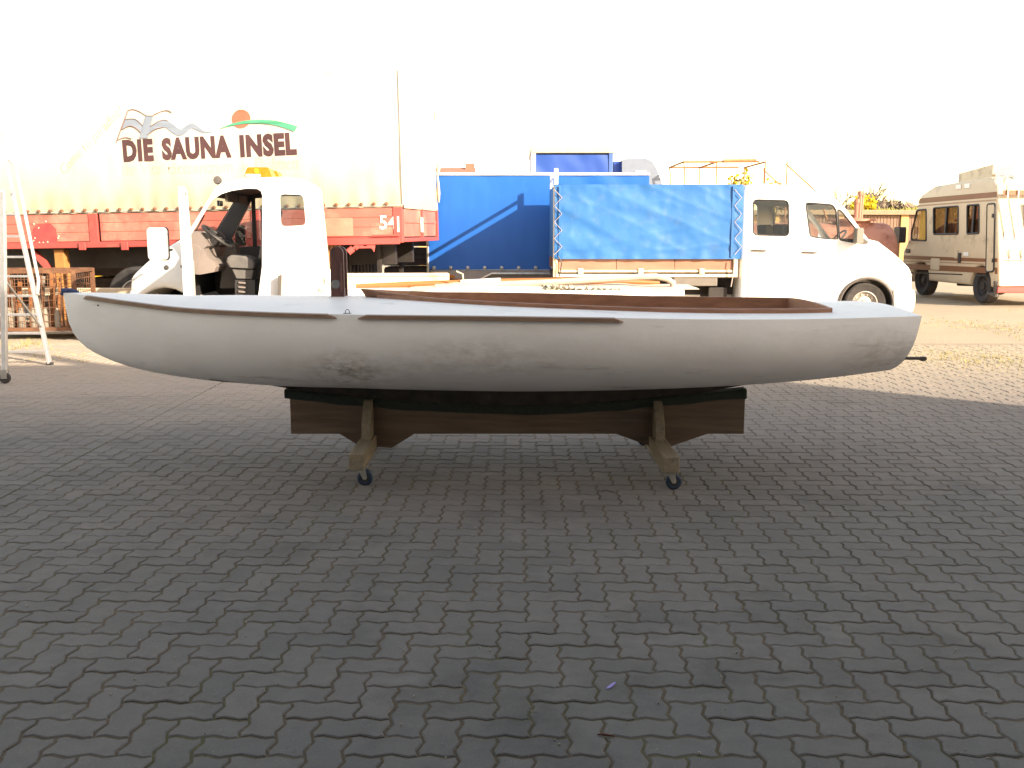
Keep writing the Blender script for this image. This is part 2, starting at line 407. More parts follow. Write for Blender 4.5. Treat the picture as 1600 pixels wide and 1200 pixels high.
for _, cells, seam in near:
    key = (cells[-1][0] - cells[0][0], cells[-1][1] - cells[0][1])
    if key not in proto:
        mb = MB(); mb.add(*paver_geo(tuple((c[0]-cells[0][0], c[1]-cells[0][1]) for c in cells)))
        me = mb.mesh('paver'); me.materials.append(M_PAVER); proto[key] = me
    o = bpy.data.objects.new('paver', proto[key]); col.objects.link(o); o.parent = paving
    i, j = cells[0]
    o.location = (i*U + OX, j*U + OY, random.uniform(-0.0016, 0.0016)); o.rotation_euler = (random.uniform(-0.006, 0.006), random.uniform(-0.006, 0.006), random.uniform(-0.008, 0.008))
geo_cache = {}
vs, fs, rn = [], [], []
for _, cells, seam in rest:
    i, j = cells[0]; key = (tuple((c[0]-i, c[1]-j) for c in cells), tuple(s - i for s in seam))
    if key not in geo_cache: geo_cache[key] = paver_geo(key[0], key[1])
    v, f = geo_cache[key]; o = len(vs); dz = random.uniform(-0.0016, 0.0016); tx, ty = random.uniform(-0.006, 0.006), random.uniform(-0.006, 0.006); r = random.random()
    n = len(v)//3
    for x, y, z in v: vs.append((x + i*U + OX, y + j*U + OY, z + dz + tx*(y - U/2) + ty*(x - U/2)))
    fs += [tuple(k + o for k in q) for q in f]; rn += [r]*len(f)
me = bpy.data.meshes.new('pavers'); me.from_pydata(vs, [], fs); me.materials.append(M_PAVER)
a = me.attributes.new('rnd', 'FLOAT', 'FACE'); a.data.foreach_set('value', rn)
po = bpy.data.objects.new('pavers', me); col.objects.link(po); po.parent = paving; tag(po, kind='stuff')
# moss and weeds in the straight seam and in joints of the sunny corner
M_MOSS = mat('moss', (0.055, 0.06, 0.016), 0.95, c2=(0.10, 0.085, 0.03), scale=30, bump=0.6)
M_GRASS = mat('dry_grass', (0.25, 0.22, 0.05), 0.8, c2=(0.33, 0.27, 0.09), scale=3)
ms = MB(); rs = random.Random(3)
def clump(mb, x, y, r, h):
    n = 7; vs = [(x, y, h)]
    for k in range(n):
        t = 2*math.pi*k/n; q = r*rs.uniform(0.7, 1.25); vs.append((x + q*math.cos(t), y + q*math.sin(t), -0.008))
    mb.add(vs, [(0, 1+k, 1+(k+1) % n) for k in range(n)])
yy = 3.0
while yy < 10.5:
    d = 0.4 + 0.6*max(0, noise.noise((yy*1.1, 2.2, 0)) + 0.3)
    for _ in range(int(5*d)): clump(ms, SEAM*U + OX + rs.gauss(0, 0.004), yy + rs.uniform(0, 0.05), rs.uniform(0.006, 0.013)*(0.6+d*0.5), rs.uniform(0.0, 0.008)*d)
    yy += 0.05
for _ in range(900):
    p = (rs.uniform(-4, 4), rs.uniform(2.6, 9))
    if noise.noise((p[0]*0.9, p[1]*0.9, 4)) < 0.18: continue
    q = (round((p[0]-OX)/U)*U + OX + rs.gauss(0, 0.006), p[1]) if rs.random() < 0.5 else (p[0], round((p[1]-OY)/U)*U + OY + rs.gauss(0, 0.006))
    clump(ms, q[0], q[1], rs.uniform(0.004, 0.009), rs.uniform(-0.004, 0.001))
tag(ms.build('joint_moss', M_MOSS, smooth=True, angle=80), 'low dark moss growing in the joints of the paving', 'moss', kind='stuff')
gr = MB()
def tuft(x, y, n, h, sp):
    for _ in range(n):
        a = rs.uniform(0, 6.28); r = rs.uniform(0, sp); bx, by = x + r*math.cos(a), y + r*math.sin(a); l = rs.uniform(0.5, 1)*h
        dx, dy = math.cos(a)*l*rs.uniform(0.2, 1.2), math.sin(a)*l*rs.uniform(0.2, 1.2); w = rs.uniform(0.003, 0.006)
        gr.add([(bx-w*math.sin(a), by+w*math.cos(a), -0.01), (bx+w*math.sin(a), by-w*math.cos(a), -0.01), (bx+dx, by+dy, l)], [(0, 1, 2)])
for _ in range(620):
    p = ground(rs.uniform(1380, 1680), rs.gauss(535, 26))
    if p.y < 9.9 or p.y > 19 or p.x < 3.2: continue
    dens = noise.noise((p.x*0.55, p.y*0.4, 1)) + 0.15
    if dens < 0: continue
    tuft(p.x, p.y, int(4 + 16*dens), 0.016 + 0.022*dens, 0.06 + 0.18*dens)
for _ in range(60):
    p = ground(rs.uniform(-60, 140), rs.uniform(540, 566)); tuft(p.x, p.y, 6, 0.03, 0.06)
for _ in range(40): tuft(rs.uniform(-8.5, -6.2), rs.uniform(12.3, 13.2), 9, 0.09, 0.1)
tag(gr.build('grass', M_GRASS), 'short yellow green grass sprouting from the sunny yard paving', 'grass', kind='stuff')

# the workshop hall whose open gate the picture is taken from; it shades the boat and the near paving
M_HALLW = mat('hall_render', (0.80, 0.76, 0.73), 0.8, c2=(0.75, 0.71, 0.68), scale=2, dirt=(0.55, 0.5, 0.44), dscale=1.2, dlo=0.62, dhi=0.9)  # unseen hall front, made pale to throw light back onto the hull
M_HALLI = mat('dark_hall_inside', (0.10, 0.085, 0.075), 0.9, c2=(0.07, 0.06, 0.055), scale=3)  # unseen hall inside, made dark to keep the near paving dim
M_HALLR = mat('hall_roof_sheet', (0.14, 0.13, 0.125), 0.7, c2=(0.10, 0.09, 0.088), scale=2)
M_HALLF = mat('gate_frame_paint', (0.09, 0.12, 0.15), 0.5, c2=(0.07, 0.09, 0.11))
HY = 1.9
edgeL = ground(120, 574).y; L_sh = (edgeL - HY)/SH.y; HH = L_sh*math.tan(SUN_EL)
pr = ground(1430, 617); k = (edgeL - pr.y)/SH.y; HX = pr.x + SH.x*k - SH.x*L_sh     # right-hand corner from the slanted shadow edge
hall = empty('workshop_hall', (0, HY, 0), label='unseen pale fronted workshop hall with wide open gate shading the near paving', cat='building')
def hbox(name, a, b, m): mb = MB(); mb.box(a, b); return mb.build(name, m, hall)
DL, DR, DH = -1.9, 1.9, 2.6; XL = -16.0; HB = -17.0
hbox('wall', (XL, -0.2, 0), (DL, 0, HH), M_HALLW); hbox('wall', (DR, -0.2, 0), (HX, 0, HH), M_HALLW); hbox('wall', (DL, -0.2, DH), (DR, 0, HH), M_HALLW)
hbox('wall', (XL, HB, 0), (XL+0.2, -0.2, HH), M_HALLI); hbox('wall', (HX-0.2, HB, 0), (HX, -0.2, HH), M_HALLI); hbox('wall', (XL+0.2, HB, 0), (HX-0.2, HB+0.2, HH), M_HALLI)
for a_, b_ in (((XL+0.2, -0.24, 0), (DL, -0.202, HH)), ((DR, -0.24, 0), (HX-0.2, -0.202, HH)), ((DL, -0.24, DH), (DR, -0.202, HH))): hbox('inner_lining', a_, b_, M_HALLI)  # dark sheets added so the inner face bounces little light
hbox('roof', (XL-0.05, HB-0.05, HH), (HX+0.02, 0.02, HH+0.12), M_HALLR)
hbox('gate_frame', (DL-0.14, 0.0, 0), (DL, 0.05, DH), M_HALLF); hbox('gate_frame', (DR, 0.0, 0), (DR+0.14, 0.05, DH), M_HALLF); hbox('gate_frame', (DL-0.14, 0.0, DH+0.002), (DR+0.14, 0.06, DH+0.16), M_HALLF)
ch = ground(240, 574); cp = Vector((ch.x, ch.y)) - SH*L_sh
hbox('flue_pipe', (cp.x-0.09, -0.5, HH+0.12), (cp.x+0.09, -0.32, HH+1.35), M_HALLR)

# ================================================================ THE BOAT on its timber dolly
YC = 6.2
def hull_material():
    m = bpy.data.materials.new('hull_paint'); m.use_nodes = True; nt = m.node_tree; b = nt.nodes['Principled BSDF']; L = nt.links.new
    b.inputs['Roughness'].default_value = 0.45; b.inputs['Specular IOR Level'].default_value = 0.4
    tc = nt.nodes.new('ShaderNodeTexCoord'); P = tc.outputs['Object']
    def nz(scale, det=6, lo=0.3, hi=0.7, st=(1, 1, 1), rough=0.6):
        mp = nt.nodes.new('ShaderNodeMapping'); mp.inputs['Scale'].default_value = st; L(P, mp.inputs[0])
        n = nt.nodes.new('ShaderNodeTexNoise'); n.inputs['Scale'].default_value = scale; n.inputs['Detail'].default_value = det; n.inputs['Roughness'].default_value = rough; L(mp.outputs[0], n.inputs[0])
        r = nt.nodes.new('ShaderNodeMapRange'); r.inputs[1].default_value = lo; r.inputs[2].default_value = hi; L(n.outputs['Fac'], r.inputs[0]); return r.outputs[0]
    def mul(a, k):
        x = nt.nodes.new('ShaderNodeMath'); x.operation = 'MULTIPLY'; x.use_clamp = True; L(a, x.inputs[0])
        if isinstance(k, float): x.inputs[1].default_value = k
        else: L(k, x.inputs[1])
        return x.outputs[0]
    def mix(a, c, f):
        x = nt.nodes.new('ShaderNodeMix'); x.data_type = 'RGBA'
        if isinstance(a, tuple): x.inputs['A'].default_value = (*a, 1)
        else: L(a, x.inputs['A'])
        x.inputs['B'].default_value = (*c, 1); L(f, x.inputs['Factor']); return x.outputs['Result']
    def blob(cx, cz, rx, rz):        # elliptical stain centred at one spot of the planking
        mp = nt.nodes.new('ShaderNodeMapping'); mp.vector_type = 'POINT'; mp.inputs['Location'].default_value = (-cx/rx, 0, -cz/rz); mp.inputs['Scale'].default_value = (1/rx, 0.0, 1/rz); L(P, mp.inputs[0])
        v = nt.nodes.new('ShaderNodeVectorMath'); v.operation = 'LENGTH'; L(mp.outputs[0], v.inputs[0])
        r = nt.nodes.new('ShaderNodeMapRange'); r.inputs[1].default_value = 1.0; r.inputs[2].default_value = 0.15; L(v.outputs['Value'], r.inputs[0]); return r.outputs[0]
    c = mix((0.87, 0.85, 0.855), (0.83, 0.805, 0.80), nz(3.0))
    c = mix(c, (0.60, 0.56, 0.54), mul(nz(1.7, 8, 0.52, 0.8, (1, 1, 2.2)), 0.4))
    for cx, cz, rx, rz, k in ((-0.95, 0.70, 0.22, 0.16, 1.0), (-0.92, 0.68, 0.6, 0.15, 0.4), (-0.2, 0.80, 0.55, 0.16, 0.5), (2.15, 0.75, 0.35, 0.25, 0.55)):
        c = mix(c, (0.19, 0.135, 0.085), mul(mul(blob(cx, cz, rx, rz), nz(9, 8, 0.42, 0.72, (1, 1, 2), 0.7)), k))
    c = mix(c, (0.30, 0.25, 0.21), mul(nz(2.6, 8, 0.6, 0.72, (0.5, 1, 3.5), 0.7), 0.5))
    L(c, b.inputs['Base Color'])
    bp = nt.nodes.new('ShaderNodeBump'); bp.inputs['Strength'].default_value = 0.3; bp.inputs['Distance'].default_value = 0.012
    L(nz(5.5, 4, 0, 1, (1, 1, 1.5)), bp.inputs['Height']); L(bp.outputs[0], b.inputs['Normal']); return m
M_HULL = hull_material()
M_DECK = mat('deck_paint', (0.66, 0.65, 0.65), 0.5, c2=(0.62, 0.61, 0.605), scale=5, dirt=(0.34, 0.32, 0.30), dscale=4, dlo=0.60, dhi=0.85, bump=0.15, bscale=60)
M_RAIL = mat('rail_wood', (0.17, 0.105, 0.070), 0.6, c2=(0.23, 0.145, 0.095), scale=9, stretch=(0.6, 4, 4), bump=0.2)
M_MAHOG = mat('mahogany', (0.28, 0.135, 0.078), 0.5, c2=(0.19, 0.088, 0.052), scale=8, stretch=(0.7, 5, 5), dirt=(0.30, 0.26, 0.22), dscale=5, dlo=0.66, dhi=0.8, bump=0.15)
M_DARKWOOD = mat('dark_mahogany', (0.085, 0.028, 0.022), 0.55, c2=(0.05, 0.019, 0.016), scale=8, stretch=(4, 4, 0.8))
M_KEEL = mat('black_antifouling', (0.022, 0.019, 0.017), 0.8, c2=(0.05, 0.04, 0.034), scale=12, dirt=(0.16, 0.15, 0.13), dscale=9, dlo=0.64, dhi=0.75, bump=0.6, bscale=25)
M_CARPET = mat('green_carpet', (0.016, 0.026, 0.022), 1.0, c2=(0.028, 0.038, 0.030), scale=60, bump=1.0, bscale=220)
M_TIMBER = mat('dolly_timber', (0.135, 0.09, 0.058), 0.75, c2=(0.085, 0.058, 0.04), scale=7, stretch=(0.5, 5, 6), dirt=(0.06, 0.035, 0.024), dscale=3, bump=0.3)
M_GREYTIM = mat('weathered_timber', (0.20, 0.165, 0.115), 0.85, c2=(0.14, 0.12, 0.085), scale=9, stretch=(5, 0.5, 5), dirt=(0.08, 0.07, 0.055), dscale=5, bump=0.4)
M_BLUEW = mat('blue_rubber', (0.008, 0.028, 0.07), 0.6, c2=(0.012, 0.024, 0.05))
M_BLUECAP = mat('blue_bow_cap', (0.03, 0.05, 0.14), 0.6, c2=(0.02, 0.03, 0.07), scale=20)

boat = empty('sailing_boat', (0, YC, 0), label='mastless white wooden sailing boat with brown cockpit coaming on a rolling dolly', cat='boat')
XB, XS = at(100, 458, YC).x, 2.33
def half(X):
    t = (X - XB)/(XS - XB)
    return max(0.012, catmull([(0, 0.012), (0.05, 0.15), (0.1, 0.265), (0.2, 0.465), (0.3, 0.62), (0.4, 0.735), (0.5, 0.80), (0.6, 0.825), (0.7, 0.81), (0.8, 0.765), (0.9, 0.69), (1.0, 0.60)], t))
# near sheer line in the photo -> sheer height at each station
sheer_px = [(100, 457.5), (130, 461), (205, 471.5), (280, 480.5), (380, 486.5), (480, 490), (600, 492.5), (750, 494), (970, 497), (1100, 499), (1200, 499.2), (1300, 498), (1440, 494)]
def sheer(X):
    Y = YC - half(X); px = CX + F*X/Y                     # first guess, refined by the exact camera below
    for _ in range(3):
        py = catmull(sheer_px, px); p = at(px, py, Y); px += (X - p.x)*F/Y
    return at(px, catmull(sheer_px, px), Y).z
bot_px = [(100, 462), (102.5, 480), (109, 508), (124, 533), (150, 552), (200, 572), (270, 587), (340, 596.5), (440, 606), (560, 611.5), (700, 615), (830, 616), (1000, 613), (1165, 606.5), (1300, 596.5), (1415, 584)]
bot_w = [(p.x, p.z) for p in (at(px, py, YC - 0.0 - 0.30*min(1, max(0, (px-300)/300))) for px, py in bot_px)]
bot_w[0] = (XB, sheer(XB) - 0.03)
def keelz(X): return catmull(bot_w, X)
def camber(X):
    t = (X - XB)/(XS - XB); return 0.05*min(1, t*5) if t < 0.42 else 0.05 - 0.022*min(1, (t-0.42)/0.3)
NS, NM = 72, 18
xs = [XB + (XS - XB)*(1 - math.cos(math.pi*0.5*i/20))*0.30 for i in range(20)]
x_last = xs[-1]; xs = xs + [x_last + (XS - x_last)*k/(NS - 20) for k in range(1, NS - 19)]
def section(X, h):
    t = (X - XB)/(XS - XB); n = 1.55 + 0.95*min(1, t/0.4)
    s = (1 - (1 - h)**n)**(1/n); return s
def rake(X, z):
    # the transom leans aft: sheer further aft than the bottom
    t = (X - XB)/(XS - XB); return X - 0.06*max(0, t - 0.9)/0.1*(1 - (z - 0.6)/0.42)
hu = MB(); ring = []
for X in xs:
    b, zs, zk = half(X), sheer(X), min(keelz(X), sheer(X) - 0.02); row = []
    for side in (-1, 1):
        cur = []
        for k in range(NM + 1):
            u = k/NM; h = (u*u*0.45 + u*0.55); s = section(X, h); z = zk + (zs - zk)*h
            cur.append((rake(X, z), side*b*s, z))
        row.append(cur)
    ring.append(row[0][::-1] + row[1][1:])
nr = len(ring[0]); vs = [p for r_ in ring for p in r_]
fs = [(i*nr+j, (i+1)*nr+j, (i+1)*nr+j+1, i*nr+j+1) for i in range(len(ring)-1) for j in range(nr-1)]
hu.add(vs, fs); hull = hu.build('hull', M_HULL, boat, smooth=True, angle=60)
tr = MB(); last = ring[-1]; crown = [(XS, -half(XS)*(1 - 2*k/10), sheer(XS) + camber(XS)*(1 - (1 - 2*k/10)**2)) for k in range(1, 10)]
tr.add([(x + 0.001, y, z) for x, y, z in last] + crown[::-1], [tuple(range(nr + 9))]); tr.build('transom', M_HULL, boat)
# deck with the cockpit opening
XF, XA = at(574, 458, YC).x, 1.86
def cockpit(X):
    if X <= XF or X >= XA: return 0.0
    t = (X - XF)/(XA - XF); w = catmull([(0, 0.0), (0.06, 0.13), (0.15, 0.27), (0.3, 0.43), (0.5, 0.52), (0.7, 0.53), (0.88, 0.50), (1.0, 0.45)], t); return max(0.0, w)
def deckz(X, y):
    b = half(X); s = min(1, abs(y)/b); return sheer(X) + camber(X)*(1 - s*s)
dxs = sorted(set([x for x in xs] + [XF, XF + 0.004, XF + 0.05, XA - 0.002, XA + 0.002]))
for side in (-1, 1):
    dk = MB(); vs = []; K = 8
    for X in dxs:
        i0 = cockpit(X); b = half(X) - 0.001
        for k in range(K + 1): y = i0 + (b - i0)*k/K; vs.append((X, side*y, deckz(X, y)))
    dk.add(vs, [(i*(K+1)+k, (i+1)*(K+1)+k, (i+1)*(K+1)+k+1, i*(K+1)+k+1) for i in range(len(dxs)-1) for k in range(K)])
    dk.build('deck', M_DECK, boat, smooth=True, angle=40)
# cockpit lining, floor
fl = MB(); n = 24; vs = []
for k in range(n + 1):
    X = XF + 0.1 + (XA - XF - 0.1)*k/n; w = max(0.02, min(cockpit(min(X, XA-0.003)) + 0.06, half(X)*section(X, (0.70 - keelz(X))/(sheer(X) - keelz(X))) - 0.03)); vs += [(X, -w, 0.70), (X, w, 0.70)]
fl.add(vs, [(2*k, 2*k+2, 2*k+3, 2*k+1) for k in range(n)]); fl.build('cockpit_floor', M_MAHOG, boat)
def coam_top(X):
    t = (X - XF)/(XA - XF); return catmull([(0, 1.138), (0.06, 1.120), (0.15, 1.102), (0.3, 1.082), (0.5, 1.068), (0.75, 1.056), (1.0, 1.052)], t)
for side in (-1, 1):
    cm = MB(); pts = []
    for k in range(41):
        t = (k/40)**1.5; X = XF - 0.02 + (XA - XF + 0.02)*t; pts.append((X, max(0.006, cockpit(min(max(X, XF + 0.0005), XA - 0.004)) - 0.001)))
    vs = []
    for X, y in pts:
        zt = coam_top(X); zb = 0.84; q = max(0, 1 - 9*(X - XF)/(XA - XF)); xt, xb_ = X - 0.02*q, X + 0.16*q
        vs += [(xb_, side*y, zb), (xt, side*y, zt), (xt, side*max(0.0, y - 0.016), zt), (xb_, side*max(0.0, y - 0.016), zb)]
    cm.add(vs, [(4*i+a, 4*i+4+a, 4*i+4+(a+1) % 4, 4*i+(a+1) % 4) for i in range(40) for a in range(4)] + [(0, 1, 2, 3), (160, 161, 162, 163)])
    cm.build('coaming', M_MAHOG, boat, smooth=True)
    bd = MB(); vs = []                       # outer moulding along the foot of the coaming
    for X, y in pts[4:]:
        z = deckz(X, y); vs += [(X, side*(y + 0.014), z - 0.004), (X, side*(y + 0.012), z + 0.020), (X, side*y, z + 0.024), (X, side*y, z - 0.004)]
    n = len(pts) - 4; bd.add(vs, [(4*i+a, 4*i+4+a, 4*i+4+(a+1) % 4, 4*i+(a+1) % 4) for i in range(n-1) for a in range(4)] + [(0, 1, 2, 3)])
    bd.build('coaming_moulding', M_MAHOG, boat, smooth=True)
ca = MB(); w = cockpit(XA - 0.003); ca.add([(XA - 0.008 + dx, y, z) for y in [w*(2*k/10-1) for k in range(11)] for dx, z in ((0, 0.84), (0, coam_top(XA) + 0.012*(1-(y/w)**2)), (0.018, coam_top(XA) + 0.012*(1-(y/w)**2)), (0.018, 0.84))],
    [(4*i+a, 4*i+4+a, 4*i+4+(a+1) % 4, 4*i+(a+1) % 4) for i in range(10) for a in range(4)] + [(0, 1, 2, 3), (40, 41, 42, 43)]); ca.build('coaming', M_MAHOG, boat, smooth=True)
for X in (0.15, 1.05):
    th = MB(); w = cockpit(X); th.box((X - 0.09, -w + 0.02, 0.885), (X + 0.09, w - 0.02, 0.907)); th.build('thwart', M_MAHOG, boat, bevel=0.004)
for k in range(7):
    X = -0.2 + 0.28*k; fr = MB(); pts = []
    for side in (-1, 1): pass
    for j in range(13):
        h = abs(j - 6)/6*0.92; s = section(X, max(h, 0.0)); z = keelz(X) + (sheer(X) - keelz(X))*h; pts.append((X, (1 if j > 6 else -1)*(half(X)*s - 0.02)*(0 if j == 6 else 1), z + 0.02))
    fr.tube(pts, 0.012, 6); fr.build('frame_rib', M_MAHOG, boat)
# rub rails: two near pieces with a gap at the chainplate, one long far piece
def rail(side, xa, xb, tapera=0.05, taperb=0.05):
    mb = MB(); n = 60; vs = []
    for k in range(n + 1):
        X = xa + (xb - xa)*k/n; b = half(X); z = sheer(X); hh = 0.026
        ta = min(1, (X - xa)/tapera) if tapera else 1; tb = min(1, (xb - X)/taperb) if taperb else 1; q = min(ta, tb)
        top = z + 0.003 - (1 - q)*0.020; d = 0.004 + 0.016*min(1, q*3)
        vs += [(X, side*(b - 0.006), z - hh), (X, side*(b + d), z - hh + 0.002), (X, side*(b + d), top - 0.004), (X, side*(b - 0.006), top)]
    mb.add(vs, [(4*i+a, 4*i+4+a, 4*i+4+(a+1) % 4, 4*i+(a+1) % 4) for i in range(n) for a in range(4)] + [(0, 1, 2, 3), (4*n, 4*n+1, 4*n+2, 4*n+3)])
    return mb.build('rub_rail', M_RAIL, boat, bevel=0.003)
def nearX(px, py):
    X = at(px, py, YC - 0.6).x
    for _ in range(6): X = at(px, py, YC - half(X)).x
    return X
rail(-1, nearX(130, 462), nearX(526, 494), 0.03, 0.045); rail(-1, nearX(559, 494), nearX(974, 499), 0.05, 0.05); rail(1, nearX(130, 462), nearX(526, 494), 0.03, 0.045); rail(1, nearX(559, 494), nearX(974, 499))
# chainplates
for side in (-1, 1):
    X = nearX(541.5, 492); y = side*(half(X) - 0.03); z = deckz(X, y); cpm = MB()
    cpm.tube([(X - 0.011, y, z - 0.004), (X - 0.011, y, z + 0.012), (X - 0.007, y, z + 0.019), (X, y, z + 0.022), (X + 0.007, y, z + 0.019), (X + 0.011, y, z + 0.012), (X + 0.011, y, z - 0.004)], 0.0022, 6)
    cpm.box((X - 0.022, y - 0.006, z - 0.001), (X + 0.022, y + 0.006, z + 0.0022)); cpm.build('chainplate', M_DARKSTEEL, boat)
# tabernacle for the mast
tb = MB(); X0, Z0 = at(518, 463, YC - 0.05).x, 0; 
def cheek(yc, name):
    w = 0.083; x0 = X0; zt = at(520, 385, YC - 0.05).z; zb = deckz(x0, 0.05) - 0.02; mb = MB()
    prof = [(x0, zb), (x0 + w, zb), (x0 + w, zt - 0.042)] + [(x0 + w/2 + w/2*math.cos(a), zt - 0.042 + 0.042*math.sin(a)) for a in [math.pi*k/10 for k in range(1, 10)]] + [(x0, zt - 0.042)]
    mb.prism(prof, None, yc - 0.014, yc + 0.014); o = mb.build(name, M_DARKWOOD, boat, bevel=0.004); return o
c1 = cheek(YC*0 - 0.058, 'tabernacle_cheek'); c2 = cheek(0.058, 'tabernacle_cheek')
bz = at(526.5, 444, YC - 0.07).z; w1 = MB(); w1.lathe([(0.001, -0.079), (0.010, -0.079), (0.010, -0.0745), (0.027, -0.0745), (0.028, -0.0725), (0.028, -0.0715)], 20, c=(X0 + 0.032, 0, bz)); w1.build('bolt_washer', mat('washer_zinc', (0.22, 0.22, 0.215), 0.55, 0.6, c2=(0.16, 0.16, 0.155), scale=30), c1, smooth=True)
st = MB(); st.tube([(X0 + 0.066, -0.076, bz - 0.05), (X0 + 0.066, -0.076, bz + 0.10), (X0 + 0.068, -0.070, bz + 0.135)], 0.008, 8); st.build('batten', M_DARKWOOD, c1, smooth=True)
bs = MB(); bs.box((X0 + 0.012, -0.042, deckz(X0, 0) - 0.02), (X0 + 0.075, 0.042, deckz(X0, 0) + 0.055)); bs.build('mast_heel_block', M_DARKWOOD, boat, bevel=0.004)
pb = MB(); pb.box((X0 - 0.012, -0.085, deckz(X0, 0) - 0.012), (X0 + 0.105, 0.085, deckz(X0, 0) + 0.006)); pb.build('deck_pad', M_DECK, boat, bevel=0.003)
# bow fitting, stern gudgeon
bc = MB(); zb = sheer(XB)
bc.tube([(XB - 0.012, 0, zb - 0.015), (XB - 0.006, 0, zb + 0.012), (XB + 0.04, 0.004, zb + 0.013), (XB + 0.09, 0.01, zb + 0.005)], [0.014, 0.018, 0.015, 0.006], 8); bc.build('bow_cap', M_BLUECAP, boat, smooth=True)
sg = MB(); p = at(1447, 560, YC); sg.bar((2.20, 0, p.z + 0.004), (p.x, 0, p.z), 0.03, 0.018); sg.box((p.x - 0.035, -0.01, p.z - 0.016), (p.x - 0.004, 0.01, p.z + 0.012)); sg.build('rudder_fitting', M_DARKSTEEL, boat, bevel=0.002)
sc = MB(); p = at(154, 477, YC - half(at(154, 477, YC - 0.1).x) - 0.002); sc.lathe([(0.001, -0.012), (0.005, -0.010), (0.005, 0.02)], 8, c=(p.x, p.y - YC, p.z)); sc.build('screw_head', M_DARKSTEEL, boat)
# keel deadwood below the planking
kb_px = [(335, 594), (445, 607.5), (600, 623), (720, 630), (840, 633), (930, 629), (1000, 623), (1164, 607.5), (1285, 598.5)]
kb = [(p.x, p.z) for p in (at(a_, b_, YC - 0.04) for a_, b_ in kb_px)]
def keelb(X): return catmull(kb, X)
kl = MB(); n = 50; x0, x1 = kb[0][0], kb[-1][0]; vs = []
for k in range(n + 1):
    X = x0 + (x1 - x0)*k/n; zt = keelz(X) + 0.05; q = min(1, k/7, (n-k)/10); z = min(keelb(X), zt - 0.05)*q + (keelz(X) + 0.015)*(1 - q); t = 0.045*q + 0.004
    j = 0.006*noise.noise((X*7, 3, 1))
    vs += [(X, -t, z), (X, -t - 0.05, keelz(X) + 0.006 + j), (X, -0.16, keelz(X) + 0.026 + j), (X, 0.16, keelz(X) + 0.026), (X, t + 0.05, keelz(X) + 0.006), (X, t, z)]
kl.add(vs, [(6*i+a, 6*i+6+a, 6*i+6+(a+1) % 6, 6*i+(a+1) % 6) for i in range(n) for a in range(6)] + [tuple(range(6)), tuple(6*n + a for a in range(6))]); kl.build('keel', M_KEEL, boat)

# ---- dolly
dolly = empty('boat_dolly', (0, YC, 0), label='home made timber dolly on four blue casters under the white boat', cat='dolly')
xl, xr = at(454, 660, YC - 0.05).x, at(1163, 660, YC - 0.05).x; zbot = at(800, 678, YC - 0.05).z
def carpet_top(X): return keelb(X) - 0.002
bd = MB(); n = 40; vs = []
for k in range(n + 1):
    X = xl + (xr - xl)*k/n; z = carpet_top(X) - 0.05
    vs += [(X, -0.05, zbot), (X, -0.05, z), (X, 0.05, z), (X, 0.05, zbot)]
bd.add(vs, [(4*i+a, 4*i+4+a, 4*i+4+(a+1) % 4, 4*i+(a+1) % 4) for i in range(n) for a in range(4)] + [(0, 1, 2, 3), (4*n, 4*n+1, 4*n+2, 4*n+3)]); bd.build('cradle_board', M_TIMBER, dolly, bevel=0.003)
cpt = MB(); vs = []; x0, x1 = xl - 0.03, xr + 0.006
prof = lambda X, k: [(X, -0.050, carpet_top(X) - 0.058 + 0.008*noise.noise((X*5, 1, 2))), (X, -0.064, carpet_top(X) - 0.05 + 0.008*noise.noise((X*5, 1, 2))), (X, -0.066, carpet_top(X) - 0.006 + 0.004*noise.noise((X*9, 1, 2))), (X, -0.05, carpet_top(X)), (X, 0.05, carpet_top(X)), (X, 0.066, carpet_top(X) - 0.006), (X, 0.064, carpet_top(X) - 0.06), (X, 0.051, carpet_top(X) - 0.055)]
for k in range(61): vs += prof(x0 + (x1 - x0)*k/60, k)
cpt.add(vs, [(8*i+a, 8*i+8+a, 8*i+8+(a+1) % 8, 8*i+(a+1) % 8) for i in range(60) for a in range(8)] + [tuple(range(8)), tuple(480 + a for a in range(8))]); cpt.build('carpet_padding', M_CARPET, dolly)
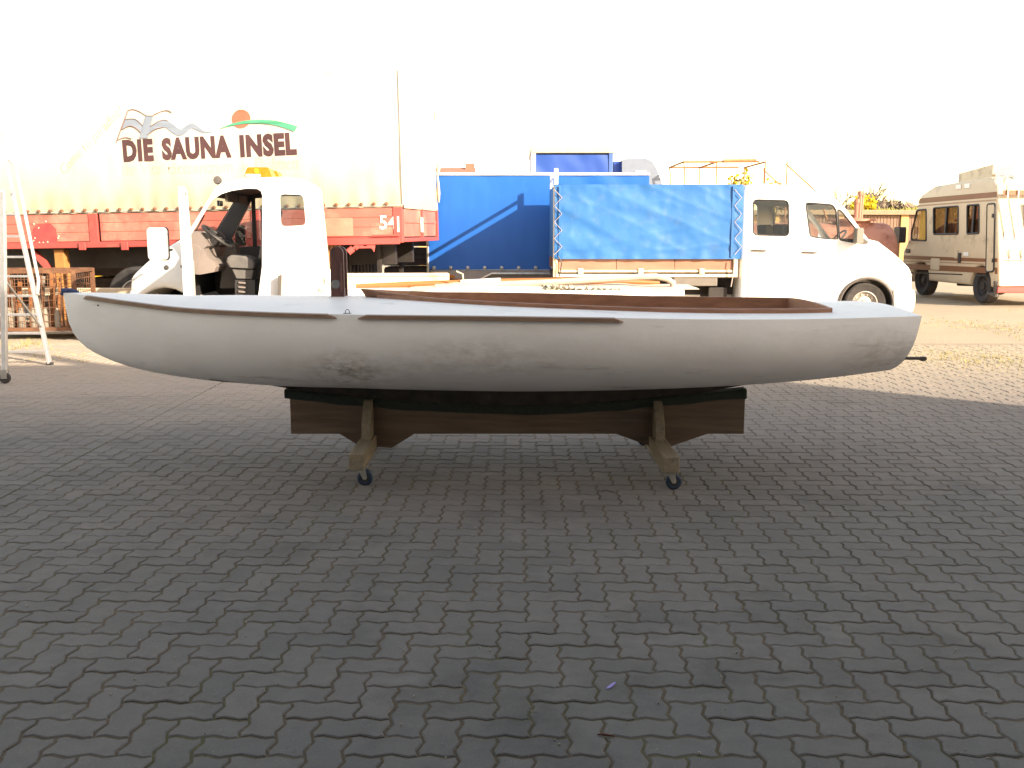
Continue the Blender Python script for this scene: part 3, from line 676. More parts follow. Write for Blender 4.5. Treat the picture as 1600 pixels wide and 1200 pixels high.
for (gx0, gx1, gx2, gx3, beam, cas, bracket) in ((530, 560, 612, 648, (544.5, 568.5, 709.5, 735.5, -0.60), (571, 758), (571, 592)), (962, 1012, 1042, 1106, (1036, 1062, 714, 740, -0.64), (1052, 764), (1017, 1036))):
    gp = [at(gx0, 678, YC - 0.04), at(gx1, 696, YC - 0.04), at(gx2, 700, YC - 0.04), at(gx3, 679, YC - 0.04)]
    gm = MB(); gm.prism([(gp[0].x, zbot - 0.001), (gp[1].x, gp[1].z), (gp[2].x, gp[2].z), (gp[3].x, zbot - 0.001)], None, -0.04, 0.04); gm.build('gusset', M_TIMBER, dolly, bevel=0.003)
    yn = beam[4]; c = ground(*cas); xa, xb = at(beam[0], 720, YC + yn).x, at(beam[1], 720, YC + yn).x; zt = at(beam[0], beam[2], YC + yn).z; zb_ = at(beam[0], beam[3], YC + yn).z
    bm_ = MB(); bm_.box((xa, yn, zb_), (xb, -0.0402, zt)); bm_.box((xa, 0.0402, zb_), (xb, 0.70, zt)); bm_.box((xa, -0.0402, zb_), (xb, 0.0402, gp[1].z - 0.002)); bm_.build('cross_beam', M_GREYTIM, dolly, bevel=0.006)
    ba, bb = at(bracket[0], 690, YC - 0.2).x, at(bracket[1], 690, YC - 0.2).x
    for sd in (-1, 1):
        br = MB(); w = 0.028
        q = [(sd*0.0505, zt), (sd*0.21, zt), (sd*0.19, zt + 0.10), (sd*0.09, zt + 0.22), (sd*0.0505, zt + 0.235)]
        xm = (xa + xb)/2; br.prism(q, None, xm - w, xm + w, axis='x'); br.build('bracket', M_GREYTIM, dolly, bevel=0.004)
    for sd in (-1, 1):
        cy_ = c.y - YC if sd < 0 else 0.62; r_ = 0.047; ob = MB(); x_c = c.x if sd < 0 else (xa + xb)/2 + 0.01
        ob.lathe([(0.012, -0.014), (0.026, -0.014), (0.036, -0.016), (r_, -0.011), (r_, 0.011), (0.036, 0.016), (0.026, 0.014), (0.012, 0.014)], 24, closed=True)
        wv = ob.build('caster_wheel', M_BLUEW, dolly, smooth=True); wv.location = (x_c, cy_, r_)
        hub = MB(); hub.lathe([(0.001, -0.016), (0.025, -0.0155), (0.026, 0.0155), (0.001, 0.016)], 16); hub.build('hub', M_BLACK, wv, smooth=True)
        fk = MB(); top = zb_ - 0.001; xk = x_c - 0.018
        for s2 in (-1, 1): fk.prism([(xk - 0.026, top - 0.006), (xk + 0.022, top - 0.006), (x_c + 0.013, r_ + 0.004), (x_c + 0.008, r_ - 0.010), (x_c - 0.010, r_ - 0.009)], None, cy_ + s2*0.021 - 0.0015, cy_ + s2*0.021 + 0.0015)
        fk.box((xk - 0.036, cy_ - 0.034, top - 0.006), (xk + 0.034, cy_ + 0.034, top)); fk.lathe([(0.001, -0.026), (0.008, -0.026), (0.008, 0.026), (0.001, 0.026)], 10, c=(x_c, cy_, r_))
        fk.build('caster_fork', M_STEEL, dolly, bevel=0.001)
        if sd < 0 and cas[0] < 700:
            lv = MB(); lv.box((x_c - 0.004, cy_ - 0.016, top - 0.013), (x_c + 0.046, cy_ + 0.016, top - 0.009)); lv.tube([(x_c + 0.046, cy_, top - 0.011), (x_c + 0.062, cy_ - 0.004, top - 0.024)], 0.0028, 6); lv.build('brake_lever', M_STEEL, dolly)

# ================================================================ VEHICLES
def van_shell(th, prof, holes_near, holes_far, w, m, open_edges=(), rr=0.07, name='body', smooth_angle=50):
    """hollow body from a side profile (x, z); near side at y = 0, far side at y = w; edges listed stay open for glass"""
    mb = MB(); n = len(prof)
    stations = [(inset(prof, rr), 0.0), (inset(prof, rr*0.3), rr*0.3), (prof, rr), (prof, w - rr), (inset(prof, rr*0.3), w - rr*0.3), (inset(prof, rr), w)]
    for (poly, y), holes in ((stations[0], holes_near), (stations[-1], holes_far)):
        loops = [poly] + list(holes); flat = [p for l in loops for p in l]
        tri = tessellate_polygon([[Vector((p[0], p[1], 0)) for p in l] for l in loops])
        mb.add([(p[0], y, p[1]) for p in flat], [tuple(t) for t in tri])
        dy = 0.03 if y == 0 else -0.03                    # returns of the window openings
        for h in holes:
            k = len(h); mb.add([(p[0], y, p[1]) for p in h] + [(p[0], y + dy, p[1]) for p in h], [(i, (i+1) % k, k + (i+1) % k, k + i) for i in range(k)])
    for a in range(5):
        (p0, y0), (p1, y1) = stations[a], stations[a+1]
        for i in range(n):
            j = (i+1) % n
            if a == 2 and i in open_edges: continue
            mb.add([(p0[i][0], y0, p0[i][1]), (p0[j][0], y0, p0[j][1]), (p1[j][0], y1, p1[j][1]), (p1[i][0], y1, p1[i][1])], [(0, 1, 2, 3)])
    me = mb.mesh(name); bm = bmesh.new(); bm.from_mesh(me); bmesh.ops.remove_doubles(bm, verts=bm.verts, dist=0.0005); bmesh.ops.recalc_face_normals(bm, faces=bm.faces); bm.to_mesh(me); bm.free()
    me.materials.append(m); me.polygons.foreach_set('use_smooth', [True]*len(me.polygons)); me.set_sharp_from_angle(angle=R(smooth_angle))
    o = bpy.data.objects.new(name, me); col.objects.link(o); o.parent = th; return o
def pane(th, poly, y, m=M_GLASS, name='window', t=0.006):
    mb = MB(); mb.prism(poly, None, y, y + t); return mb.build(name, m, th)
def seal(th, poly, y, r=0.012, m=M_BLACK, name='window_seal'):
    mb = MB(); mb.tube([(p[0], y, p[1]) for p in poly], r, 6, closed=True); return mb.build(name, m, th, smooth=True)

# ---------------------------------------------------------------- red tarpaulin trailer
M_CREAM = mat('cream_tarpaulin', (0.54, 0.505, 0.44), 0.6, c2=(0.60, 0.56, 0.495), scale=1.1, dirt=(0.45, 0.39, 0.285), dscale=0.8, dlo=0.5, dhi=0.8, bump=0.12, bscale=8)
def grime(m, z0, z1, c, k):          # road dirt caught along the lower hem of the cloth
    nt = m.node_tree; b = nt.nodes['Principled BSDF']; src = b.inputs['Base Color'].links[0].from_socket; L = nt.links.new
    tc = nt.nodes.new('ShaderNodeTexCoord'); sx = nt.nodes.new('ShaderNodeSeparateXYZ'); L(tc.outputs['Object'], sx.inputs[0])
    n = nt.nodes.new('ShaderNodeTexNoise'); n.inputs['Scale'].default_value = 1.6; n.inputs['Detail'].default_value = 8; L(tc.outputs['Object'], n.inputs['Vector'])
    ad = nt.nodes.new('ShaderNodeMath'); ad.operation = 'MULTIPLY_ADD'; ad.inputs[1].default_value = 1.2; L(n.outputs['Fac'], ad.inputs[0]); L(sx.outputs['Z'], ad.inputs[2])
    r = nt.nodes.new('ShaderNodeMapRange'); r.inputs[1].default_value = z1 + 0.6; r.inputs[2].default_value = z0 + 0.6; r.inputs[4].default_value = k; L(ad.outputs[0], r.inputs[0])
    x = nt.nodes.new('ShaderNodeMix'); x.data_type = 'RGBA'; L(r.outputs[0], x.inputs['Factor']); L(src, x.inputs['A']); x.inputs['B'].default_value = (*c, 1); L(x.outputs['Result'], b.inputs['Base Color'])
grime(M_CREAM, 2.0, 2.9, (0.39, 0.32, 0.20), 0.8)
M_RED = mat('faded_red_paint', (0.43, 0.095, 0.072), 0.6, c2=(0.46, 0.15, 0.11), scale=1.6, dirt=(0.52, 0.28, 0.20), dscale=1.5, dlo=0.5, dhi=0.72)
M_REDD = mat('red_frame_paint', (0.42, 0.07, 0.06), 0.5, c2=(0.36, 0.06, 0.05), scale=4, dirt=(0.30, 0.12, 0.08), dscale=4)
M_RUST = mat('rusty_steel', (0.17, 0.075, 0.034), 0.85, c2=(0.10, 0.045, 0.024), scale=9, dirt=(0.24, 0.125, 0.06), dscale=6, bump=0.3)
M_BROWNLET = mat('brown_lettering', (0.060, 0.025, 0.026), 0.6, c2=(0.085, 0.035, 0.035), scale=2)
M_PALELET = mat('faded_lettering', (0.46, 0.41, 0.26), 0.6)
M_GREYLET = mat('faded_grey_lettering', (0.44, 0.40, 0.33), 0.6)
M_LOGOBLUE = mat('logo_blue', (0.20, 0.235, 0.29), 0.6); M_LOGORED = mat('logo_orange', (0.44, 0.11, 0.055), 0.6, c2=(0.40, 0.13, 0.08), scale=8); M_LOGOGREEN = mat('logo_green', (0.05, 0.30, 0.16), 0.6, c2=(0.09, 0.33, 0.2), scale=5)
M_LINE = mat('logo_outline', (0.20, 0.12, 0.11), 0.6)
TY = 15.4
tr0 = at(633, 371, TY); TW = 2.48; TLEN = 11.5
trailer = empty('tarpaulin_trailer', (tr0.x, TY, 0), rz=R(-8), ry=R(-1.0), label='long cream tarpaulin trailer with red sideboards and brown lettering', cat='trailer')
lt = Loc(trailer)
z_tb = lt(632, 320)[1]; z_top = lt(634, 109)[1]; z_rb = lt(632, 372)[1]
tp = MB(); NX, NZ = 200, 40
def tarp_bow(x, z):
    v = (z - z_tb + 0.03)/(z_top - z_tb + 0.03); u = -x/TLEN
    return 0.012*math.sin(v*math.pi)*math.sin(u*TLEN*3.1) + 0.014*noise.noise((x*1.7, z*1.1, 0.3)) + 0.012*max(0, 1 - v*5)*math.sin(x*21) + 0.01*noise.noise((x*5, z*0.7, 2))
def tarp_side(u, v):
    x = -TLEN*u; z = z_tb - 0.03 + (z_top - z_tb + 0.03)*v; return (x, tarp_bow(x, z), z)
def conform(o, lift):
    for v in o.data.vertices: v.co.y = v.co.y + tarp_bow(v.co.x, v.co.z) - lift
    return o
tp.grid(tarp_side, NX, NZ)
o1 = tp.build('tarpaulin_side', M_CREAM, trailer, smooth=True, angle=80)
te = MB(); te.grid(lambda u, v: (0.0 + 0.03*math.sin(v*3.14)*math.sin(u*3.14)*0.6 + 0.012*noise.noise((u*6, v*5, 4)) + (0.02 if v < 0.15 else 0), TW*u, z_tb - 0.05 + (z_top - z_tb + 0.05 + 0.062*math.sin(u*math.pi))*v), 20, 14); te.build('tarpaulin_end', M_CREAM, trailer, smooth=True, angle=80)
tf = MB(); tf.grid(lambda u, v: (-TLEN*u, TW*v, z_top + 0.06*math.sin(v*math.pi)), 20, 6); tf.build('tarpaulin_roof', M_CREAM, trailer, smooth=True)
tf = MB(); tf.grid(lambda u, v: (-TLEN*u, TW, z_tb - 0.03 + (z_top - z_tb + 0.03)*v), 2, 1); tf.build('tarpaulin_side', M_CREAM, trailer)
fl_ = MB()
fl_.tube([(0.05 + 0.04*noise.noise((kk*0.6, 2, 5)), TW*0.98, z_top - 0.1 - kk*0.15) for kk in range(13)], [0.012 + 0.012*(k % 3) for k in range(13)], 5)
fl_.build('tarpaulin_flap', M_CREAM, trailer)
hm = MB(); hm.tube([(-TLEN*k/60, -0.012 + 0.01*noise.noise((k*0.7, 0, 3)), z_tb - 0.005) for k in range(61)], 0.012, 6); hm.build('tarpaulin_rope', M_GREYLET, trailer)
vt = MB(); vt.tube([(0.006, -0.006, z_tb), (0.006, -0.01, z_top)], 0.014, 6); vt.build('tarpaulin_seam', M_GREYLET, trailer)
ey = MB(); x = -0.25
while x > -TLEN + 0.1:
    ey.lathe([(0.001, -0.05), (0.018, -0.048), (0.028, -0.03), (0.028, 0.0)], 8, c=(x, 0.0, z_tb + 0.02)); x -= 0.2
tag(ey.build('eyelet', M_RUST, trailer), kind='stuff')
# red sideboards
sb_cuts = [0.0, -2.30, -5.05, -7.85, -TLEN]
for a_, b_ in zip(sb_cuts[:-1], sb_cuts[1:]):
    mb = MB(); z0, z1 = z_rb + 0.03, z_tb - 0.035; x0, x1 = b_ + 0.035, a_ - 0.16
    for k in range(3): zz0 = z0 + (z1-z0)*k/3; mb.box((x0, 0.0, zz0 + 0.004), (x1, 0.04, z0 + (z1-z0)*(k+1)/3 - 0.004))
    mb.box((x0, 0.008, z0 + 0.002), (x1, 0.036, z1 - 0.002))
    mb.build('sideboard', M_RED, trailer, bevel=0.006)
    ps = MB(); ps.box((a_ - 0.155, -0.012, z_rb - 0.02), (a_ - 0.005, 0.06, z_tb - 0.03)); ps.build('corner_post', M_REDD, trailer, bevel=0.008)
rb_ = MB(); rb_.box((-TLEN, -0.03, z_rb - 0.07), (0.0, 0.06, z_rb + 0.025)); rb_.build('frame_rail', M_REDD, trailer, bevel=0.01)
lipm = MB(); lipm.box((-3.4, -0.05, z_rb - 0.09), (-0.05, -0.032, z_rb + 0.0)); lipm.box((-0.5, -0.06, z_rb + 0.03), (-0.05, -0.03, z_rb + 0.06)); lipm.build('rail_lip', M_REDD, trailer, bevel=0.005)
dk = MB(); dk.box((-TLEN, 0.062, z_rb - 0.06), (-0.02, TW - 0.05, z_rb + 0.02)); dk.build('load_floor', M_DARKSTEEL, trailer)
far = MB(); far.box((-TLEN, TW - 0.04, z_rb - 0.06), (-0.02, TW, z_tb - 0.03)); far.build('sideboard', M_RED, trailer)
# rear end boards and posts
for k, (y0, y1) in enumerate(((0.075, 1.2), (1.28, 2.34))):
    mb = MB(); mb.box((-0.05, y0, z_rb + 0.02), (0.0, y1, z_tb - 0.06)); mb.box((-0.02, y0 + 0.03, (z_rb+z_tb)/2 - 0.02), (0.015, y1 - 0.03, (z_rb+z_tb)/2 + 0.02)); mb.build('tailboard', M_RED, trailer, bevel=0.006)
for y in (1.24, 2.40):
    mb = MB(); mb.box((-0.05, y - 0.035, z_rb - 0.02), (0.03, y + 0.035, z_tb - 0.03)); mb.build('tail_post', M_REDD, trailer, bevel=0.008)
mb = MB(); mb.box((-0.05, 0.0, z_rb - 0.06), (0.02, TW, z_rb - 0.0)); mb.build('frame_rail', M_REDD, trailer, bevel=0.006)
# patches, marks and number
pt = MB(); x0, z0 = lt(507, 369); x1, z1 = lt(551, 340); pt.prism(rrect(x0, z0, x1, z1, 0.02), None, -0.008, -0.001); pt.build('board_patch', mat('faded_patch', (0.50, 0.23, 0.16), 0.7, c2=(0.46, 0.17, 0.12)), trailer)
pt = MB(); q = lt.poly([(51, 381), (52, 358), (58, 350), (80, 350), (88, 358), (90, 379)]); pt.prism(q, None, -0.007, -0.001); pt.build('board_patch', mat('red_patch', (0.38, 0.04, 0.045), 0.6, c2=(0.42, 0.07, 0.06)), trailer)
bt = MB()
for px, py in ((53, 376), (55, 372), (62, 379), (68, 379), (75, 378), (91, 372), (92, 369), (53, 350), (61, 356), (72, 346)):
    x, z = lt(px, py); bt.lathe([(0.001, -0.012), (0.014, -0.010), (0.014, 0)], 6, c=(x, 0, z))
tag(bt.build('bolt_heads', mat('chipped_white', (0.6, 0.5, 0.4), 0.7), trailer), kind='stuff')
M_NUM = mat('white_number_paint', (0.78, 0.72, 0.66), 0.6)
x0, z0 = lt(593.5, 358.5); x1, z1 = lt(620, 336); lettering('number', '54', M_NUM, trailer, (x0, z0), z1 - z0, x1 - x0, bold=0.02, y=-0.01)
for px in (636, 667):
    x, z = lt(px, 350); mk = MB(); mk.box((0.016 if px > 650 else -0.09, 1.1 if px > 650 else -0.016, z - 0.12), (0.034 if px > 650 else -0.06, 1.22 if px > 650 else -0.0125, z + 0.12)); mk.build('marking', M_NUM, trailer)
# lettering on the tarpaulin
def tl(name, body, pa, pb, h, m, bold, shear=0.0, y=-0.045):
    a, b = lt(*pa), lt(*pb); d = math.hypot(b[0]-a[0], b[1]-a[1]); return conform(lettering(name, body, m, trailer, a, h, d, bold, math.atan2(b[1]-a[1], b[0]-a[0]), shear, 0.0, 0.0006), 0.004)
hh = lt(200, 218)[1] - lt(200, 253)[1]
tl('lettering', 'DIE', (193, 253.5), (241, 251.5), hh, M_BROWNLET, 0.06)
tl('lettering', 'SAUNA', (255, 251), (362, 246.5), hh*1.01, M_BROWNLET, 0.06)
tl('lettering', 'INSEL', (376, 246.5), (465, 242.5), hh*1.01, M_BROWNLET, 0.06)
tl('lettering', 'Ihr Vitalitätszentrum', (193, 274), (364, 268.5), hh*0.52, M_GREYLET, -0.004)
tl('lettering', 'in', (379, 267), (388, 266.7), hh*0.45, M_GREYLET, -0.004)
tl('lettering', 'Dülmen', (400, 266), (467, 263.5), hh*0.56, M_GREYLET, -0.004)
tl('lettering', 'Come to paradise!', (104, 276), (197, 178), hh*0.55, M_PALELET, -0.006, 0.25)
def flat(name, pts, m, y): mb = MB(); mb.prism(lt.poly(pts), None, 0.0, 0.002); return conform(mb.build(name, m, trailer), -y - 0.031)
def crv(pts, n=20):
    xs_ = [p[0] for p in pts]; return [(xs_[0] + (xs_[-1]-xs_[0])*k/n, catmull(pts, xs_[0] + (xs_[-1]-xs_[0])*k/n)) for k in range(n + 1)]
sunp = [(377 + 14.5*math.cos(a), 185.5 + 14.5*math.sin(a)) for a in [2*math.pi*k/28 for k in range(28)]]
flat('logo_sun', sunp, M_LOGORED, -0.042)
top = crv([(342, 201.5), (360, 194), (380, 189), (405, 187), (430, 188.5), (450, 193), (466, 197.5)]); botm = crv([(342, 201.8), (360, 197), (380, 194), (405, 193), (430, 195.5), (448, 201), (461, 206)])
flat('logo_hill', top + botm[::-1], M_LOGOGREEN, -0.045)
t1 = crv([(195, 187), (207, 185.5), (215, 188), (223, 196)], 10); b1 = crv([(190, 203), (203, 197), (213, 200), (220, 207)], 10); flat('logo_flag', t1 + b1[::-1], M_LOGOBLUE, -0.040)
flat('logo_flag', [(228, 180), (240, 181), (231, 216), (218, 216)], M_LOGOBLUE, -0.0425)
t2 = crv([(235, 198), (248, 190), (258, 187.5), (268, 192), (282, 202), (291, 197), (300, 192), (308, 196), (318, 204), (331, 206.5)]); b2 = crv([(230, 211), (244, 202), (258, 199), (268, 206), (278, 212), (288, 210), (300, 200), (308, 204), (318, 207.5), (331, 207)])
flat('logo_flag', t2 + b2[::-1], M_LOGOBLUE, -0.040)
def line(pts, r=0.006):
    mb = MB(); mb.tube([(p[0], 0.0, p[1]) for p in lt.poly(pts)], r, 5); return conform(mb.build('logo_outline', M_LINE, trailer), 0.012)
line(crv([(200, 173), (208, 171), (218, 174), (230, 181), (240, 181)])); line(crv([(240, 180), (255, 173.5), (264, 173), (269, 176)])); line([(201, 172), (182, 223)]); line(t1); line(b1); line(crv([(235, 198), (248, 190), (256, 187.5), (263, 189)])); line(crv([(230, 211), (244, 202), (256, 199)]))
line(crv([(184, 219), (192, 215.5), (199, 215), (206, 217)]))
# running gear and landing legs
x, z = lt(92, 440); 
for px, y in ((92, 0.06), (92, 2.2)):
    lg = MB(); x = lt(92, 440)[0]; lg.box((x - 0.085, y, 0.12), (x + 0.085, y + 0.16, z_rb - 0.09)); lg.box((x - 0.14, y - 0.05, 0.115), (x + 0.14, y + 0.21, 0.145)); lg.build('landing_leg', mat('ochre_rust', (0.42, 0.20, 0.05), 0.8, c2=(0.35, 0.14, 0.04), scale=6, dirt=(0.3, 0.08, 0.03), dscale=5), trailer, bevel=0.01)
br = MB(); a = lt(88, 442); b = lt(45, 393); br.bar((a[0], 0.14, a[1]), (b[0], 0.14, b[1]), 0.1, 0.08); br.build('leg_brace', M_REDD, trailer)
for px in (131, 197):
    x, z = lt(px, 383); hk = MB(); hk.box((x - 0.06, -0.06, z - 0.08), (x + 0.06, -0.03, z + 0.05)); hk.build('lashing_hook', M_REDD, trailer, bevel=0.01)
x, z = lt(571, 382); pl = MB(); pl.prism([(x - 0.18, z_rb - 0.071), (x - 0.15, z - 0.09), (x - 0.1, z - 0.06), (x + 0.1, z - 0.06), (x + 0.14, z - 0.12), (x + 0.17, z_rb - 0.071)], [[(x + 0.05*math.cos(-t*0.785), z + 0.02 + 0.05*math.sin(-t*0.785)) for t in range(8)]], -0.03, 0.0); pl.build('lashing_plate', M_REDD, trailer, bevel=0.006)
a, b = lt(560, 382), lt(546, 394); rt = MB(); rt.tube([(a[0], -0.02, a[1]), ((a[0]+b[0])/2, -0.04, (a[1]+b[1])/2)], 0.022, 6); rt.tube([((a[0]+b[0])/2, -0.04, (a[1]+b[1])/2), (b[0], -0.06, b[1])], 0.055, 8); rt.build('turnbuckle', M_REDD, trailer)
mb = MB(); mb.box((-TLEN, 0.6, z_rb - 0.42), (-0.3, 0.72, z_rb - 0.065)); mb.box((-TLEN, 1.76, z_rb - 0.42), (-0.3, 1.88, z_rb - 0.065)); mb.build('chassis_beam', M_DARKSTEEL, trailer)
for xw in (-1.9, -3.2, -4.5):
    for y in (0.17, TW - 0.17): wheel(trailer, (xw, y, 0.50), 0.50, 0.30, face=-1 if y < 1 else 1)
    mb = MB(); mb.tube([(xw, 0.2, 0.5), (xw, TW - 0.2, 0.5)], 0.07, 8); mb.build('axle', M_DARKSTEEL, trailer)
for ya, yb in ((0.06, 1.22), (1.26, TW - 0.06)): mb = MB(); mb.box((-1.15, ya, 0.28), (-1.12, yb, z_rb - 0.1)); mb.build('shade_flap', M_RUBBER, trailer)  # spread across the full width to block light under the trailer
bx0, bx1 = lt(668, 400)[0], 0
mb = MB()
for k in range(9): mb.box((-1.1 + 0.02, 0.35 + k*0.2, 0.45), (-1.1 + 0.05, 0.45 + k*0.2, z_rb - 0.1))
mb.box((-0.6, 0.05, 0.55), (-0.5, TW - 0.05, 0.67)); mb.box((-0.58, 0.5, 0.67), (-0.52, 0.58, z_rb - 0.07)); mb.box((-0.58, 1.9, 0.67), (-0.52, 1.98, z_rb - 0.07)); mb.build('underrun_bar', M_DARKSTEEL, trailer)
mb = MB(); a = lt(488, 381); mb.box((a[0] - 0.35, 0.05, 0.55), (a[0] + 0.02, 0.5, z_rb - 0.09)); mb.build('tool_box', M_RUST, trailer, bevel=0.01)
mb = MB(); 
for k in range(7): mb.box((a[0] + 0.03 + k*0.06, 0.05, 0.5), (a[0] + 0.075 + k*0.06, 0.09, z_rb - 0.09))
mb.build('side_guard', mat('ochre_boards', (0.36, 0.19, 0.07), 0.8, c2=(0.28, 0.14, 0.05), scale=5), trailer)

# ---------------------------------------------------------------- white recovery truck with its door open (faces left)
M_AMBER = mat('amber_lens', (0.42, 0.12, 0.004), 0.3, c2=(0.48, 0.16, 0.006), scale=12)
M_CREAMP = mat('cream_metal', (0.66, 0.56, 0.40), 0.6, c2=(0.60, 0.48, 0.33), scale=4, dirt=(0.4, 0.27, 0.15), dscale=4)
VY = 13.2
tow = empty('recovery_truck', (at(430, 400, VY).x, VY, 0), rz=R(5), label='white recovery truck with amber beacon and open driver door', cat='truck')
lv = Loc(tow); W = 1.82
prof_px = [(198, 500), (196, 470), (203, 452), (206, 432), (212, 425), (240, 399.5), (268, 382), (287, 371), (312, 330), (334, 294), (346, 284), (385, 277.5), (440, 276), (470, 279), (481, 288), (486, 330), (495, 420), (497, 500)]
prof = lv.poly(prof_px)
WR = 0.33; wc = (lv(258, 487)[0], WR)
# wheel arch cut out of the lower edge
arch = [(wc[0] + 0.42*math.cos(a), wc[1] + 0.42*math.sin(a)) for a in [math.pi*k/10 for k in range(11)]]
zb = prof[0][1]
prof_cut = prof + [(arch[0][0] + 0.0, zb)] + [(x, max(z, zb + 0.001)) for x, z in arch] + [(arch[-1][0], zb)]
door_px = [(290.5, 369), (297, 358), (332, 312), (346, 303), (362, 298), (385, 294.5), (402, 295), (408, 299), (410, 306), (409.5, 417), (404, 460), (398, 484), (330, 484), (306, 470), (296, 440), (289, 405)]
door_hole = lv.poly(door_px); rw = lv.poly([(437, 303), (474, 304.5), (478, 352), (439, 354)]); rw = round_poly(rw, 0.06)
rwf = round_poly(lv.poly([(437, 306), (482, 307), (485, 352), (439, 354)], W), 0.06)
fdoor = lv.poly([(363, 372), (393, 315), (400, 310), (424, 309), (429, 314), (431, 383), (372, 386)], W)
ws = [i for i, p in enumerate(prof_px) if p in ((287, 371), (312, 330))]
body = van_shell(tow, prof_cut, [door_hole, rw], [fdoor, rwf], W, M_WHITE, open_edges=ws, rr=0.06)
a, b = lv(287, 371), lv(334, 294)
g_ = MB(); g_.add([(a[0] + 0.02, 0.07, a[1]), (b[0] + 0.01, 0.07, b[1]), (b[0] + 0.01, W - 0.07, b[1]), (a[0] + 0.02, W - 0.07, a[1])], [(0, 1, 2, 3)]); g_.build('windscreen', M_GLASS, tow)
pane(tow, inset(rw, 0.004), 0.012); pane(tow, inset(rwf, 0.004), W - 0.02); pane(tow, inset(fdoor, 0.004), W - 0.02)
# dark inner lining of the far side and pillars
ln = MB(); inner = inset(prof_cut, 0.075); ln.prism([p for p in inset(lv.poly([(215, 428), (287, 374), (312, 333), (334, 297), (346, 287), (385, 281), (440, 280), (470, 283), (478, 291), (483, 330), (491, 420), (492, 490), (300, 490), (215, 480)]), 0.01)], [inset(fdoor, -0.002), inset(rwf, -0.005)], W - 0.075, W - 0.055); ln.build('far_side_lining', M_TRIM, tow)
hl = MB(); q = inset(lv.poly([(334, 296), (346, 286.5), (385, 280.5), (440, 279.5), (474, 284)]), 0); hl.add([(x, y, z - 0.10) for x, z in q for y in (0.075, W - 0.08)], [(2*i, 2*i+2, 2*i+3, 2*i+1) for i in range(4)]); hl.build('headliner', M_TRIM, tow)
for ya, yb in ((0.2, 0.9), (1.05, 1.8)):
    vz = MB(); a = lv(340, 296); vz.box((a[0] + 0.05, ya, a[1] - 0.15), (a[0] + 0.08, yb, a[1] - 0.02)); vz.build('sun_visor', M_TRIM, tow, bevel=0.01)
pl = MB(); x0, z0 = lv(397, 311, W); pl.box((x0 - 0.03, W - 0.085, lv(397, 385, W)[1]), (x0 + 0.03, W - 0.078, lv(397, 310, W)[1])); pl.build('window_bar', M_BLACK, tow)
fw = MB(); a, b = lv(412, 300), lv(412, 480); fw.box((a[0] + 0.05, 0.035, b[1]), (a[0] + 0.09, W - 0.08, a[1])); 
fl2 = MB(); a = lv(300, 485); b = lv(490, 485); fl2.box((a[0], 0.03, a[1] - 0.05), (b[0], W - 0.06, a[1])); fl2.build('cab_floor', M_BLACK, tow)
fwm = MB(); a = lv(292, 372); b = lv(300, 484); fwm.box((a[0] - 0.06, 0.06, b[1]), (a[0] - 0.02, W - 0.06, a[1])); fwm.build('firewall', M_BLACK, tow)
dsh = MB(); q = [(291, 372), (302, 361), (314, 362), (322, 371), (329, 384), (324, 388), (330, 402), (338, 408), (343, 416), (340, 424), (318, 428), (304, 427), (295, 426)]
dsh.prism(lv.poly(q, 0.35), None, 0.12, W - 0.12); dsh.build('dashboard', M_DASH, tow, bevel=0.02)
cl = MB(); q = lv.poly([(310, 366), (316, 363), (323, 372), (325, 382), (318, 380)], 0.35); cl.prism(q, None, 0.25, 0.75); cl.build('instrument_hood', M_BLACK, tow, bevel=0.01)
dbin = MB(); q = lv.poly([(294, 380), (300, 381), (312, 384), (315, 390), (311, 410), (305, 424), (296, 424)], 0.12); dbin.prism(q, None, 0.10, 0.118); dbin.build('dash_end_panel', M_DASH, tow, bevel=0.005)
# steering wheel: a tilted ring seen nearly edge-on
c = Vector((0, 0.52, 0)); cx_, cz_ = lv(340, 369.5, 0.52); c.x, c.z = cx_, cz_
tilt = Matrix.Rotation(R(38), 3, 'Y')
sw = MB(); sw.tube([c + tilt @ Vector((0.235*math.cos(t), 0.235*math.sin(t), 0)) for t in [2*math.pi*k/28 for k in range(28)]], 0.021, 8, closed=True); swo = sw.build('steering_wheel', M_BLACK, tow, smooth=True)
hb = MB()
for k in range(4): t = math.pi/4 + k*math.pi/2; hb.bar(c + tilt @ Vector((0, 0, -0.02)), c + tilt @ Vector((0.2*math.cos(t), 0.2*math.sin(t), 0)), 0.035, 0.015)
hb.lathe([(0.001, 0.0), (0.06, -0.01), (0.065, -0.05), (0.03, -0.06)], 12, axis='z', c=(c.x, c.y, c.z)); hb.build('spokes', M_BLACK, swo)
colm = MB(); colm.tube([c + Vector((0.01, 0, -0.03)), c + Vector((-0.28, 0, -0.22))], 0.06, 8); colm.build('steering_column', M_BLACK, tow, smooth=True)
gs = MB(); a = lv(357, 420, 0.95); b = lv(362, 372, 0.95); gs.prism(lv.poly([(345, 450), (352, 395), (358, 380), (370, 380), (374, 400), (372, 450)], 0.95), None, 0.85, 1.1); gs.build('centre_console', M_TRIM, tow, bevel=0.02)
se = MB(); q = lv.poly([(356, 402), (362, 398.5), (384, 400), (395, 404), (399, 412), (398, 420), (360, 418), (355, 409)], 0.3); se.prism(q, None, 0.22, 0.72); seat = se.build('seat_cushion', M_SEAT, tow, bevel=0.03, seg=3)
se = MB(); q = lv.poly([(363, 420), (397, 421), (394, 436), (370, 435)], 0.3); se.prism(q, None, 0.26, 0.70); se.build('seat_base', M_SEAT, tow, bevel=0.01)
se = MB(); q = lv.poly([(404, 405), (418, 404), (436, 330), (424, 322), (416, 330)], 0.3); se.prism(q, None, 0.24, 0.70); se.build('seat_backrest', M_SEAT, tow, bevel=0.03, seg=3)
